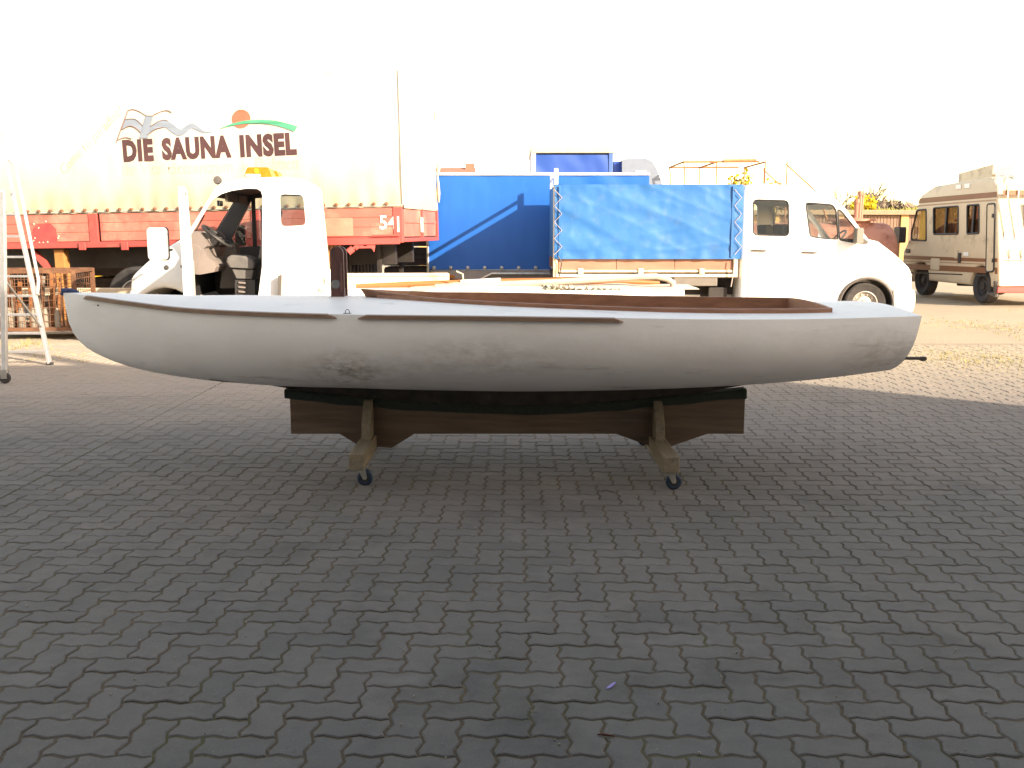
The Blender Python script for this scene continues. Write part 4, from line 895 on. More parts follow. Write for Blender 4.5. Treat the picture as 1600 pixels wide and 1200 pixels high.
for k in range(3):
    se = MB(); q = lv.poly([(373, 440 + 7*k), (384, 441 + 7*k), (384, 443.5 + 7*k), (373, 442.5 + 7*k)], 0.26); se.prism(q, None, 0.24, 0.26); se.build('seat_vent', M_DASH, tow)
sbm = MB(); q = lv.poly([(368, 437), (399, 437), (399, 480), (368, 480)], 0.3); sbm.prism(q, None, 0.265, 0.69); sbm.build('seat_box', M_BLACK, tow)
im = MB(); x0, z0 = lv(342, 322, 1.0); x1, z1 = lv(356, 313.5, 1.0); im.box((x0, 0.88, z0), (x0 + 0.03, 1.13, z1)); imo = im.build('interior_mirror', M_BLACK, tow, bevel=0.006); im = MB(); im.box((x0 + 0.031, 0.885, z0 + 0.01), (x0 + 0.035, 1.12, z1 - 0.01)); im.build('mirror_glass', M_MIRROR, imo)
fm = MB(); x0, z0 = lv(369, 384, W + 0.15); x1, z1 = lv(383, 352, W + 0.15); fm.prism(rrect(x0, z0, x1, z1, 0.04), None, W + 0.1, W + 0.22); fmo = fm.build('wing_mirror', M_BLACK, tow, bevel=0.01); fm = MB(); fm.box((x1 + 0.001, W + 0.11, z0 + 0.03), (x1 + 0.004, W + 0.21, z1 - 0.03)); fm.build('mirror_glass', M_MIRROR, fmo)
wp = MB(); a = lv(303, 366, 0.6); b = lv(319, 336, 0.6); wp.tube([(a[0], 0.6, a[1]), (b[0] - 0.02, 0.7, b[1])], 0.01, 5); wp.build('wiper', M_BLACK, tow)
# open door: hinged at its front edge, swung forward towards the camera
hx, hz = lv(293, 400); M_DOORIN = M_WHITE
dz0, dz1 = lv(300, 484)[1], lv(300, 296)[1]; dw = 1.0
dang = R(81)                                               # opening angle
door_loc = [(0.0, dz0 + 0.12), (0.0, hz + 0.02), (0.06, hz + 0.08), (0.40, dz1 - 0.05), (0.55, dz1), (dw - 0.05, dz1), (dw, dz1 - 0.06), (dw, dz0 + 0.05), (dw - 0.1, dz0), (0.1, dz0)]
win_d = [(0.12, hz + 0.06), (0.45, dz1 - 0.09), (0.58, dz1 - 0.06), (dw - 0.10, dz1 - 0.07), (dw - 0.07, dz1 - 0.12), (dw - 0.07, hz + 0.02), (0.2, hz + 0.0)]
dm = MB(); dm.prism(door_loc, [win_d], 0.0, 0.07); door = dm.build('door', M_WHITE, tow, bevel=0.012)
door.location = (hx, -0.01, 0); door.rotation_euler = (0, 0, -dang)
pn = MB(); pn.prism(inset(win_d, 0.003), None, 0.03, 0.036); pn.build('window', M_GLASS, door)
tr_ = MB(); tr_.prism([(0.06, dz0 + 0.16), (0.06, hz - 0.06), (dw - 0.1, hz - 0.08), (dw - 0.1, dz0 + 0.12)], None, 0.0705, 0.085); tr_.build('door_trim', mat('door_card', (0.45, 0.42, 0.39), 0.7, c2=(0.4, 0.37, 0.34)), door, bevel=0.005)
hd = MB(); hd.box((dw - 0.22, -0.02, hz - 0.12), (dw - 0.07, -0.001, hz - 0.09)); hd.build('door_handle', M_BLACK, door)
wm = MB(); wm.prism(rrect(-0.115, -0.20, 0.115, 0.20, 0.05), None, -0.06, 0.05); wmo = wm.build('wing_mirror', M_WHITE, tow, bevel=0.03, seg=3)
p = lv(247, 381, -0.75); wmo.location = (p[0], -0.75, p[1]); wmo.rotation_euler = (0, 0, R(-25))
ws_ = MB(); ws_.prism(rrect(-0.122, -0.207, 0.122, 0.207, 0.05), None, 0.051, 0.062); ws_.build('mirror_rim', M_BLACK, wmo)
ar = MB(); q = lv(270, 390, -0.45); ar.tube([(p[0] + 0.05, -0.72, p[1] - 0.1), (q[0], -0.5, q[1])], 0.018, 6); ar.build('mirror_arm', M_BLACK, tow)
# lamps, repeater, beacon, aerial, bumper, wheels
hlp = MB(); hlp.prism(lv.poly([(206, 434), (218, 438), (221, 452), (214, 456), (205, 452)], -0.0), None, -0.006, 0.10); hlp.build('headlight', mat('lamp_lens', (0.7, 0.66, 0.6), 0.15, c2=(0.6, 0.55, 0.5)), tow, bevel=0.01)
rp = MB(); x, z = lv(260, 418); rp.lathe([(0.001, -0.02), (0.025, -0.018), (0.035, 0.0)], 12, c=(x, 0, z)); rp.build('side_repeater', M_TRIM, tow)
bpm = MB(); bpm.prism(round_poly(lv.poly([(194, 470), (225, 470), (224, 505), (194, 502)]), 0.06), None, -0.02, W + 0.02); bpm.build('bumper', M_TRIM, tow, bevel=0.02)
bk = MB(); p0 = lv(383, 278, 0.5); p1 = lv(427, 262, 0.5); bx0, bx1, bz0, bz1 = p0[0], p1[0], p0[1], p1[1]
bsb = MB(); bsb.box((bx0 + 0.02, 0.42, bz0 - 0.05), (bx1 - 0.02, 1.56, bz0 + 0.006)); bar_ = bsb.build('beacon_base', M_WHITE, tow, bevel=0.01)
for ya, yb in ((0.40, 0.80), (1.18, 1.58)):
    bk = MB(); mbx = [(bx0, bz0 + 0.007), (bx1, bz0 + 0.007), (bx1 - 0.05, bz1), (bx0 + 0.05, bz1)]; bk.prism(round_poly(mbx, 0.03), None, ya, yb); bk.build('beacon_lens', M_AMBER, tow, bevel=0.015)
lm = MB(); lm.lathe([(0.001, -0.015), (0.03, -0.012), (0.03, 0.02)], 12, c=((bx0+bx1)/2 - 0.02, 0.40, (bz0+bz1)/2 + 0.02)); lm.build('beacon_lamp', mat('yellow_lamp', (0.9, 0.6, 0.02), 0.2), tow)
ss = MB(); ss.box((bx0 + 0.03, 0.385, bz0 + 0.012), (bx1 - 0.16, 0.398, bz0 + 0.045)); ss.build('beacon_plate', M_WHITE, tow)
q = lv(340, 285, 0.9); sp = MB(); sp.lathe([(0.001, -0.05), (0.05, -0.045), (0.06, 0.0), (0.05, 0.06), (0.001, 0.08)], 12, c=(q[0], 0.9, q[1] + 0.03)); sp.tube([(q[0], 0.9, q[1] - 0.03), (q[0], 0.9, q[1] + 0.02)], 0.015, 6); sp.build('roof_lamp', M_TRIM, tow, smooth=True)
for y, f_ in ((0.13, -1), (W - 0.13, 1)): wheel(tow, (wc[0], y, WR), WR, 0.2, f_)
# rear: winch bulkhead, platform, rear axle
PX1 = lv(1070, 470)[0]; dkz = lv(600, 456)[1]
pf = MB(); pf.box((lv(505, 456)[0], 0.02, dkz - 0.08), (PX1, W + 0.05, dkz)); pf.build('platform', M_WHITE, tow, bevel=0.01)
p0 = lv(434, 432); p1 = lv(441, 480); hp = MB(); x = lv(497, 430)[0]; hp.box((x + 0.01, 0.02, dkz - 0.3), (x + 0.07, W + 0.03, dkz + 0.05)); hp.build('platform_headboard', M_CREAMP, tow)
gsh = MB(); gsh.prism(lv.poly([(440, 428), (452, 430), (506, 460), (506, 482), (438, 482)], -0.08), None, -0.08, -0.05); gsh.build('side_gusset', mat('pale_grey_panel', (0.52, 0.46, 0.40), 0.6, c2=(0.47, 0.41, 0.36), scale=3), tow, bevel=0.004)
gsp = MB(); gsp.prism(lv.poly([(434.5, 431), (439, 429), (439, 484), (434, 484)], -0.1), None, -0.11, -0.05); gsp.build('gusset_post', M_TRIM, tow)
bh = MB(); bh.prism(lv.poly([(441, 428), (500, 414.5), (524, 424), (524, 470), (441, 470)], W - 0.1), None, W - 0.1, W - 0.06); bh.build('winch_bulkhead', M_WHITE, tow, bevel=0.004)
pnl = MB(); pnl.prism(lv.poly([(446, 451), (469, 451), (469, 463), (446, 463)], -0.085), None, -0.086, -0.081); pnl.build('number_panel', M_WHITE, tow)
x0, z0 = lv(470, 446, 1.0); x1, z1 = lv(505, 427, 1.0)
wn_ = MB(); wn_.box((x0, 0.75, dkz - 0.02), (x1 - 0.02, 1.35, z0)); wn_.tube([(x0 + 0.2, 0.8, z0 + 0.08), (x0 + 0.2, 1.3, z0 + 0.08)], 0.07, 12); wn_.build('winch', M_STEEL, tow, bevel=0.005)
wn_ = MB(); wn_.lathe([(0.001, -0.05), (0.1, -0.05), (0.11, 0.0), (0.1, 0.05), (0.001, 0.05)], 14, c=(x0 + 0.12, 0.80, z0 + 0.06)); wn_.build('winch_motor', M_TRIM, tow, smooth=True)
wn_ = MB(); wn_.lathe([(0.001, -0.06), (0.09, -0.06), (0.09, 0.06), (0.001, 0.06)], 14, c=(x0 + 0.27, 0.85, z0 + 0.07)); wn_.build('winch_drum', mat('red_paint', (0.4, 0.1, 0.08), 0.5), tow, smooth=True)
fb = MB(); a = lv(560, 428, W); b = lv(702, 444, W); fb.box((a[0] - 0.2, W + 0.0, dkz + 0.002), (b[0], W + 0.04, a[1])); fb.box((a[0] - 0.2, W - 0.03, a[1] - 0.03), (b[0] - 0.02, W - 0.001, a[1] + 0.012)); fb.build('far_sideboard', M_CREAMP, tow, bevel=0.004)
rs2 = MB(); rs2.box((lv(505, 456)[0], 0.4, dkz - 0.28), (PX1 - 0.6, 0.52, dkz - 0.082)); rs2.box((lv(505, 456)[0], W - 0.5, dkz - 0.28), (PX1 - 0.6, W - 0.38, dkz - 0.082)); rs2.build('chassis_beam', M_DARKSTEEL, tow)
rx = lv(770, 500)[0]
for y, f_ in ((0.16, -1), (W - 0.16, 1)): wheel(tow, (rx, y, WR), WR, 0.26, f_)

# ---- load lying on the platform
load_z = lambda px, py, y: (lv(px, py, y)[0], lv(px, py, y)[1])
M_SPAR = mat('varnished_spar', (0.36, 0.12, 0.03), 0.5, c2=(0.30, 0.10, 0.03), scale=4, stretch=(0.4, 4, 4))
tow_m = mtx(tow)
def ontow(px, py, y): q = lv(px, py, y); return tow_m @ Vector((q[0], y, q[1]))
def pxtube(name, pts, rads, y, m, label, cat, seg=10):
    o = empty(name, (0, 0, 0)); bpy.data.objects.remove(o)
    w = [tow_m @ Vector((lv(px, py, y)[0], y, lv(px, py, y)[1])) for px, py in pts]; base = w[0].copy(); mb = MB(); mb.tube([p_ - base for p_ in w], rads, seg); ob = mb.build(name, m, None, smooth=True); ob.location = base; return tag(ob, label, cat)
pxtube('wooden_spar', [(556, 447), (640, 444.5), (760, 441), (880, 439), (970, 440), (1030, 442)], [0.03, 0.045, 0.05, 0.05, 0.04, 0.03], 0.75, M_SPAR, 'orange varnished wooden spar lying along the recovery truck platform', 'spar')
pxtube('plastic_hose', [(680, 449), (760, 445.5), (860, 441.5), (940, 436.5), (1000, 432.5), (1025, 432), (1042, 435.5), (1051, 442), (1052, 452), (1047, 458)], 0.047, 0.35, mat('pale_hose', (0.40, 0.325, 0.275), 0.6, c2=(0.34, 0.27, 0.225), scale=8), 'pale thick plastic hose with its end bent down behind the boat', 'hose')
p0 = at(720, 445, VY + 0.55); sv = MB(); a = ontow(720, 441, 0.68); b = ontow(782, 437.5, 0.68); sv.prism([(a.x, a.z - 0.03), (b.x, b.z - 0.03), (b.x, b.z + 0.03), (a.x, a.z + 0.03)], None, a.y - 0.02, a.y + 0.1)
tag(sv.build('white_sleeve', M_WHITE), 'short white plastic sleeve lying on the wooden spar', 'sleeve')
cl_ = MB(); a = ontow(723, 426, 0.5); b = ontow(725, 452, 0.5); cl_.tube([(a.x - 0.09, a.y, a.z + 0.02), (a.x, a.y, a.z - 0.02), (b.x, b.y, b.z)], 0.012, 6); tag(cl_.build('wire_hook', M_CREAMP), 'thin bent wire hook standing beside the white sleeve', 'hook')
# white sailcloth and rope
M_SAIL = mat('sailcloth', (0.50, 0.455, 0.36), 0.9, c2=(0.44, 0.40, 0.31), scale=4, bump=0.3, bscale=20)
sl = MB(); A_ = lv(640, 456); B_ = lv(1096, 470)
sl.grid(lambda u, v: tow_m @ Vector((A_[0] + (B_[0] - A_[0])*u, 0.1 + 1.3*v, dkz + 0.004 + 0.10*math.sin(v*math.pi)**0.5*(1 - u*0.75)*min(1, u*6 + 0.05) + 0.03*noise.noise((u*9, v*3, 2))*math.sin(v*math.pi))), 60, 14)
tag(sl.build('folded_sail', M_SAIL, smooth=True, angle=80), 'crumpled white sailcloth spread on the truck platform behind the boat', 'sail')
rp_ = MB(); pts = []
for k in range(140):
    u = k/139; a = ontow(850 + 175*u, 446.5 + 9*u, 0.22); pts.append((a.x + 0.02*math.sin(k*1.7), a.y + 0.16*math.sin(k*0.9), a.z + 0.012*math.sin(k*2.3)))
rp_.tube(pts, 0.016, 6); tag(rp_.build('rope_coil', M_SAIL, smooth=True), 'long white rope heaped in loops on the sailcloth', 'rope')
tk = MB(); a = ontow(975, 452, 0.08); tk.box((a.x - 0.06, a.y - 0.03, a.z - 0.05), (a.x + 0.06, a.y + 0.04, a.z + 0.03)); tk.tube([(a.x + 0.05, a.y, a.z), (a.x + 0.4, a.y, a.z - 0.03)], 0.02, 8); tag(tk.build('turnbuckle_fitting', M_CREAMP, bevel=0.005), 'small brass coloured metal fitting lying on the white rope', 'fitting')

# ---------------------------------------------------------------- white crew-cab pickup with a blue tarpaulin bed (faces right)
M_BLUE = mat('blue_tarpaulin', (0.022, 0.120, 0.34), 0.5, c2=(0.03, 0.14, 0.38), scale=2.5, dirt=(0.075, 0.155, 0.31), dscale=6, dlo=0.52, dhi=0.85, bump=0.2, bscale=14)
M_BLUE2 = mat('bright_blue_tarpaulin', (0.009, 0.095, 0.40), 0.42, c2=(0.012, 0.108, 0.43), scale=2, bump=0.5, bscale=2.2, stretch=(2.2, 1, 0.7))
M_BLUE3 = mat('deep_blue_tarpaulin', (0.016, 0.062, 0.30), 0.5, c2=(0.022, 0.075, 0.33), scale=1.5)
M_PLY = mat('brown_plywood', (0.34, 0.175, 0.115), 0.7, c2=(0.28, 0.135, 0.09), scale=4, stretch=(0.7, 3, 2))
M_EYE = mat('pale_rope', (0.40, 0.32, 0.29), 0.8)
PY = 15.6; PW = 2.0
pick = empty('crew_cab_pickup', (at(1290, 400, PY).x, PY, 0), label='white crew cab pickup with a laced blue tarpaulin over its bed', cat='pickup')
lp = Loc(pick)
pp = [(1153, 498), (1154, 470), (1157, 400), (1161, 298), (1168, 289), (1185, 286), (1250, 291), (1281, 298), (1306, 309), (1322, 324), (1359, 374), (1374, 377.5), (1401, 398), (1422, 418), (1427, 435), (1427, 462), (1424, 482), (1415, 497)]
pf = lp.poly(pp); wc = lp(1353, 477); wr = 0.345; zb = pf[0][1]
arch = [(wc[0] + 0.42*math.cos(a), wc[1] + 0.42*math.sin(a)) for a in [math.pi*k/12 for k in range(13)]]
pcut = pf + [(arch[0][0], zb + 0.02)] + [(x, max(z, zb + 0.021)) for x, z in arch] + [(arch[-1][0], zb)]
pcut = [p for i, p in enumerate(pcut) if i == 0 or (Vector(p) - Vector(pcut[i-1])).length > 0.004]
w1 = round_poly(lp.poly([(1177, 312), (1232, 313.5), (1232.5, 368.5), (1177, 367)]), 0.07)
w2 = round_poly(lp.poly([(1259, 316.5), (1301, 320), (1306.5, 328), (1310, 374), (1288, 372.5), (1266, 369.5)]), 0.05)
w3 = round_poly(lp.poly([(1309, 326), (1316, 331), (1341, 362), (1336, 379), (1312, 375)]), 0.04)
wse = [i for i, p in enumerate(pp) if p in ((1322, 324),)]
van_shell(pick, pcut, [w1, w2, w3], [w1, w2, w3], PW, M_WHITE, open_edges=wse, rr=0.07)
for w_, nm in ((w1, 'window'), (w2, 'window'), (w3, 'window')):
    pane(pick, inset(w_, 0.003), 0.012, M_GLASS, nm); seal(pick, w_, 0.004); pane(pick, inset(w_, 0.003), PW - 0.02, M_GLASS, nm)
a, b = lp(1359, 374), lp(1322, 324); g_ = MB(); g_.add([(a[0] - 0.01, 0.08, a[1]), (b[0] - 0.01, 0.08, b[1]), (b[0] - 0.01, PW - 0.08, b[1]), (a[0] - 0.01, PW - 0.08, a[1])], [(0, 1, 2, 3)]); g_.build('windscreen', M_GLASS, pick)
hl = MB(); q = lp.poly([(1170, 293), (1186, 290), (1250, 295), (1281, 302), (1306, 313)]); hl.add([(x, y, z - 0.04) for x, z in q for y in (0.09, PW - 0.09)], [(2*i, 2*i+2, 2*i+3, 2*i+1) for i in range(4)]); hl.build('headliner', M_TRIM, pick)
fl2 = MB(); a = lp(1160, 470); b = lp(1340, 470); fl2.box((a[0] + 0.1, 0.05, a[1] - 0.1), (b[0], PW - 0.05, a[1])); fl2.build('cab_floor', M_BLACK, pick)
bw = MB(); a = lp(1158, 480); b = lp(1164, 380); bw.box((a[0] + 0.09, 0.06, a[1]), (a[0] + 0.11, PW - 0.06, b[1])); bw.build('rear_lining', M_TRIM, pick)
for px, ys in ((1222, ((0.2, 0.75), (1.2, 1.8))),):
    for y0, y1 in ys:
        x, z = lp(px, 372, 0.5); se = MB(); se.prism(round_poly([(x - 0.02, z - 0.4), (x + 0.12, z - 0.4), (x + 0.02, z + 0.22), (x - 0.10, z + 0.22)], 0.05), None, y0, y1); se.build('seat_backrest', M_SEAT, pick, bevel=0.03)
        se = MB(); se.box((x + 0.05, y0, z - 0.5), (x + 0.55, y1, z - 0.36)); se.build('seat_cushion', M_SEAT, pick, bevel=0.03)
dsh = MB(); dsh.prism(lp.poly([(1358, 376), (1352, 379), (1325, 380), (1314, 388), (1316, 420), (1352, 425)]), None, 0.1, PW - 0.1); dsh.build('dashboard', M_BLACK, pick, bevel=0.02)
c = Vector((*lp(1306, 374, 1.5), 0)); c = Vector((c.x, 1.45, c.y)); tilt = Matrix.Rotation(R(-48), 3, 'Y')
sw = MB(); sw.tube([c + tilt @ Vector((0.2*math.cos(t), 0.2*math.sin(t), 0)) for t in [2*math.pi*k/24 for k in range(24)]], 0.016, 7, closed=True); sw.build('steering_wheel', M_BLACK, pick, smooth=True)
for px in (1184, 1263):
    x0, z0 = lp(px - 10, 391 if px < 1200 else 394); hd = MB(); hd.tube([(x0, -0.012, z0), (x0 + 0.05, -0.03, z0 + 0.004), (x0 + 0.2, -0.03, z0 - 0.006), (x0 + 0.23, -0.012, z0 - 0.008)], 0.013, 6); hd.build('door_handle', M_TRIM, pick, smooth=True)
for pts in (((1242, 300), (1244, 400), (1246, 488)), ((1168, 300), (1168, 488)), ((1318, 400), (1318, 440))):
    sm = MB(); q = lp.poly(pts); sm.tube([(x, 0.0, z) for x, z in q], 0.004, 4); sm.build('door_gap', M_TRIM, pick)
x0, z0 = lp(1336, 381, -0.12); x1, z1 = lp(1347.5, 356, -0.12); wm = MB(); wm.prism(rrect(x0, z0, x1, z1, 0.03), None, -0.2, -0.03); wm.build('wing_mirror', mat('grey_mirror_housing', (0.20, 0.18, 0.155), 0.6), pick, bevel=0.02)
mp_ = MB(); q = lp.poly([(1347, 370), (1357, 377), (1356, 381), (1346, 381)], -0.02); mp_.prism(q, None, -0.02, 0.03); mp_.build('mirror_foot', M_TRIM, pick)
for sgn in (0, 1):
    hlp = MB(); y0 = 0.05 if sgn == 0 else PW - 0.4; hlp.prism(lp.poly([(1405, 405), (1421, 421), (1425.5, 432), (1414, 428)]), None, y0 - 0.056 if sgn == 0 else y0, y0 + 0.35 + (0.056 if sgn else 0)); hlp.build('headlight', mat('lamp_lens', (0.7, 0.66, 0.6)), pick, bevel=0.008)
bpm = MB(); bpm.prism(round_poly(lp.poly([(1395, 452), (1429, 452), (1430, 470), (1426, 488), (1398, 490)]), 0.05), None, -0.02, PW + 0.02); bpm.build('bumper', mat('pale_bumper', (0.62, 0.57, 0.50), 0.6, c2=(0.57, 0.52, 0.46)), pick, bevel=0.02)
al = MB(); al.tube([(wc[0] + 0.425*math.cos(a), -0.006, wc[1] + 0.425*math.sin(a)) for a in [math.pi*(0.02 + 0.96*k/20) for k in range(21)]], 0.02, 6); al.build('wheel_arch_trim', M_TRIM, pick, smooth=True)
aw = MB(); aw.lathe([(0.415, 0.02), (0.415, 0.5)], 24, c=(wc[0], 0, wc[1])); aw.build('wheel_housing', M_BLACK, pick)
for y, f_ in ((0.14, -1), (PW - 0.14, 1)): wheel(pick, (wc[0], y, wr), wr, 0.21, f_)
# bed
bx0, bx1 = lp(866, 420)[0], lp(1151, 420)[0]; zt_, zm, zl = lp(1000, 404)[1], lp(1000, 424)[1], lp(1000, 433)[1]
bf = MB(); bf.box((bx0, 0.02, zl - 0.02), (bx1, PW + 0.04, zl + 0.05)); bf.build('bed_floor', M_DARKSTEEL, pick)
n = 3
for k in range(n):
    xa, xb = bx0 + 0.06 + (bx1 - bx0 - 0.12)*k/n, bx0 + 0.06 + (bx1 - bx0 - 0.12)*(k+1)/n
    mb = MB(); mb.box((xa + 0.004, 0.0, zm), (xb - 0.004, 0.03, zt_ + 0.12)); mb.build('side_board', M_PLY, pick, bevel=0.003)
mb = MB(); mb.box((bx0, -0.03, zl), (bx1, 0.018, zl + 0.05)); mb.build('bed_rail', M_CREAMP, pick, bevel=0.006)
mb = MB(); mb.box((bx0 + 0.07, -0.02, zm - 0.015), (bx1 - 0.07, -0.001, zm + 0.022)); mb.build('bed_rail', M_CREAMP, pick, bevel=0.006)
for px in (868, 1149):
    x = lp(px, 420)[0]; mb = MB(); mb.box((x - 0.04, -0.035, zl + 0.0), (x + 0.03, 0.035, lp(px, 290)[1])); mb.build('bed_post', M_CREAMP, pick, bevel=0.006)
for px in (907, 1001, 1096):
    x = lp(px, 424)[0]; mb = MB(); mb.box((x - 0.04, -0.045, zm - 0.05), (x + 0.04, -0.021, zm + 0.05)); mb.build('board_latch', M_CREAMP, pick, bevel=0.008)
mb = MB(); mb.box((bx0, PW - 0.0, zm), (bx1, PW + 0.03, zt_ + 0.12)); mb.build('side_board', M_PLY, pick)
x0, x1 = lp(866, 400)[0], lp(1157, 400)[0]; z0, z1 = lp(1000, 404)[1], lp(1000, 288.5)[1]
def wr_tarp(u, v):
    x = x0 + (x1 - x0)*u; z = z0 + (z1 - z0)*v
    d = 0.012*noise.noise((x*2.2, z*2.0, 7)) + 0.010*math.sin((x*2.2 + z*6)*2.2)*max(0, 1 - u*1.6)*(1 - v*0.4) + 0.007*math.sin(x*17 + 2*noise.noise((x*3, 1, 1)))*max(0, 1 - v*6) + 0.006*noise.noise((x*7, z*7, 3))
    d -= 0.008*(1 - abs(noise.noise(((x*0.9 + z*1.7)*1.7, x*0.35, 5))))**7 + 0.008*(1 - abs(noise.noise((x*0.8 - z*0.5, z*3.1, 11))))**8
    return (x, -0.05 + d, z)
tb_ = MB(); tb_.grid(wr_tarp, 110, 40); tbo = tb_.build('tarpaulin_side', M_BLUE, pick, smooth=True, angle=80)
hem = MB(); hem.grid(lambda u, v: (x0 + 0.02 + (x1 - x0 - 0.04)*u, wr_tarp(u, 0.11*v)[1] - 0.006, z0 - 0.006 + 0.11*(z1 - z0)*v), 110, 4); hem.build('tarpaulin_hem', M_BLUE, pick, smooth=True, angle=80)
tb_ = MB(); tb_.grid(lambda u, v: (x0 + (x1 - x0)*u, -0.05 + (PW + 0.1)*v, z1 + 0.0 - 0.04*math.sin(v*math.pi)), 10, 6); tb_.build('tarpaulin_roof', M_BLUE, pick, smooth=True)
for X in (x0, x1):
    tb_ = MB(); tb_.grid(lambda u, v: (X + 0.012*noise.noise((u*5, v*4, 8)), -0.05 + (PW + 0.1)*u, z0 + (z1 - z0)*v), 12, 8); tb_.build('tarpaulin_end', M_BLUE, pick, smooth=True)
tb_ = MB(); tb_.grid(lambda u, v: (x0 + (x1 - x0)*u, PW + 0.05, z0 + (z1 - z0)*v), 4, 3); tb_.build('tarpaulin_side', M_BLUE, pick)
for xa, xb in ((866, 878), (1148, 1159)):
    lc = MB(); q = []
    for k in range(9):
        py = 296 + (398 - 296)*k/8; q.append((lp(xa if k % 2 == 0 else xb, py, -0.09)[0], -0.085, lp(xa, py, -0.09)[1]))
    lc.tube(q, 0.0055, 5); lc.build('lacing_rope', M_EYE, pick)
    fp = MB(); p0, p1 = lp(xb - 1 if xa < 1000 else xa + 1, 290, -0.08), lp(xb - 1 if xa < 1000 else xa + 1, 402, -0.08); fp.box((p0[0] - 0.035, -0.075, p1[1]), (p0[0] + 0.0, -0.066, p0[1])); fp.build('tarpaulin_flap', M_BLUE, pick)
rpd = MB(); q = lp(872, 400, -0.09); q2 = lp(874, 432, -0.09); rpd.tube([(q[0], -0.09, q[1]), (q[0] + 0.06, -0.1, q[1] - 0.1), (q2[0], -0.09, q2[1])], 0.009, 5); rpd.build('rope_end', M_BLACK, pick)
rpd = MB(); q = lp(1148, 404, -0.09); q2 = lp(1142, 448, -0.09); rpd.tube([(q[0], -0.09, q[1]), (q[0] - 0.02, -0.1, q[1] - 0.25), (q2[0], -0.09, q2[1])], 0.009, 5); rpd.build('rope_end', M_EYE, pick)
hp = MB(); xh = lp(869, 280)[0]; hp.box((xh - 0.03, 0.0, z1), (xh + 0.03, 0.06, lp(869, 263)[1])); hp.build('rack_post', M_WHITE, pick, bevel=0.005)
hp = MB(); hp.box((xh - 0.02, PW - 0.06, z1), (xh + 0.03, PW, lp(869, 263)[1])); hp.build('rack_post', M_WHITE, pick, bevel=0.005)
hp = MB(); hp.box((xh - 0.02, 0.062, z1 + 0.12), (xh + 0.03, PW - 0.062, z1 + 0.17)); hp.build('rack_bar', M_WHITE, pick, bevel=0.005)
tgx, tgz = lp(1085, 438); tgm = MB(); a = lp(1052, 447); b = lp(1121, 430); tgm.box((a[0], -0.01, a[1]), (b[0], 0.35, b[1])); tgm.build('under_bed_locker', mat('grey_locker', (0.17, 0.15, 0.13), 0.6, c2=(0.14, 0.125, 0.11), scale=5), pick, bevel=0.012)
ch_ = MB(); ch_.box((bx0 + 0.1, 0.45, zl - 0.3), (bx1 + 0.4, 0.57, zl - 0.022)); ch_.box((bx0 + 0.1, PW - 0.57, zl - 0.3), (bx1 + 0.4, PW - 0.45, zl - 0.022)); ch_.build('chassis_beam', M_DARKSTEEL, pick)
rx = lp(955, 478)[0]
for y, f_ in ((0.15, -1), (PW - 0.15, 1)): wheel(pick, (rx, y, wr), wr, 0.26, f_)
ba = MB(); x, z = lp(1135, 470); ba.box((x - 0.25, 0.2, z - 0.1), (x + 0.05, 0.9, z + 0.2)); ba.build('battery_box', M_DARKSTEEL, pick, bevel=0.01)

# ---------------------------------------------------------------- long blue tarpaulin trailer behind the pickup
BY = 18.0
bt_ = empty('blue_box_trailer', (at(668, 420, BY).x, BY, 0), label='low blue tarpaulin box trailer standing behind the pickup bed', cat='trailer'); lb = Loc(bt_)
L0, L1 = lb(669, 350)[0], lb(1014, 300)[0]; bz0, bz1 = lb(760, 421)[1], lb(760, 272)[1]; BW = 2.2
def bl(u, v):
    x = L0 + (L1 - L0)*u; z = bz0 + (bz1 - bz0)*v
    d = 0.012*noise.noise((x*1.2, z*0.8, 4)) + 0.010*math.sin((x*1.1 + z*0.7)*7)*max(0, noise.noise((x*0.8, z*0.5, 6)))*2
    return (x, d, z)
mb = MB(); mb.grid(bl, 130, 36); mb.build('tarpaulin_side', M_BLUE2, bt_, smooth=True, angle=80)
for X in (L0, L1):
    mb = MB(); mb.grid(lambda u, v: (X, BW*u, bz0 + (bz1 - bz0)*v), 4, 4); mb.build('tarpaulin_end', M_BLUE2, bt_)
mb = MB(); mb.grid(lambda u, v: (L0 + (L1 - L0)*u, BW*v, bz1 + 0.03*math.sin(v*math.pi)), 6, 6); mb.build('tarpaulin_roof', M_BLUE2, bt_, smooth=True)
mb = MB(); mb.tube([(L0, -0.005, bz1), (L1, -0.005, bz1)], 0.028, 8); mb.build('roof_edge', M_WHITE, bt_)
mb = MB(); mb.tube([(L0 - 0.01, -0.01, bz0 - 0.15), (L0 - 0.01, -0.01, bz1 - 0.05)], 0.02, 8); mb.build('end_pole', M_STEEL, bt_)
ey = MB(); 
for k in range(14): x = lb(678 + 26.5*k, 419)[0]; ey.lathe([(0.001, -0.05), (0.03, -0.045), (0.04, 0.02)], 8, c=(x, 0, bz0 + 0.03))
tag(ey.build('eyelet', M_STEEL, bt_), kind='stuff')
mb = MB(); mb.box((L0 + 0.02, 0.02, lb(760, 436)[1]), (L1 - 0.02, BW - 0.02, bz0 - 0.015)); mb.build('chassis', mat('grey_chassis', (0.30, 0.28, 0.26), 0.6, c2=(0.25, 0.23, 0.22)), bt_, bevel=0.01)
wx = lb(820, 440)[0]
for x in (wx - 0.42, wx + 0.42):
    for y, f_ in ((0.12, -1), (BW - 0.12, 1)): wheel(bt_, (x, y, 0.33), 0.33, 0.2, f_)
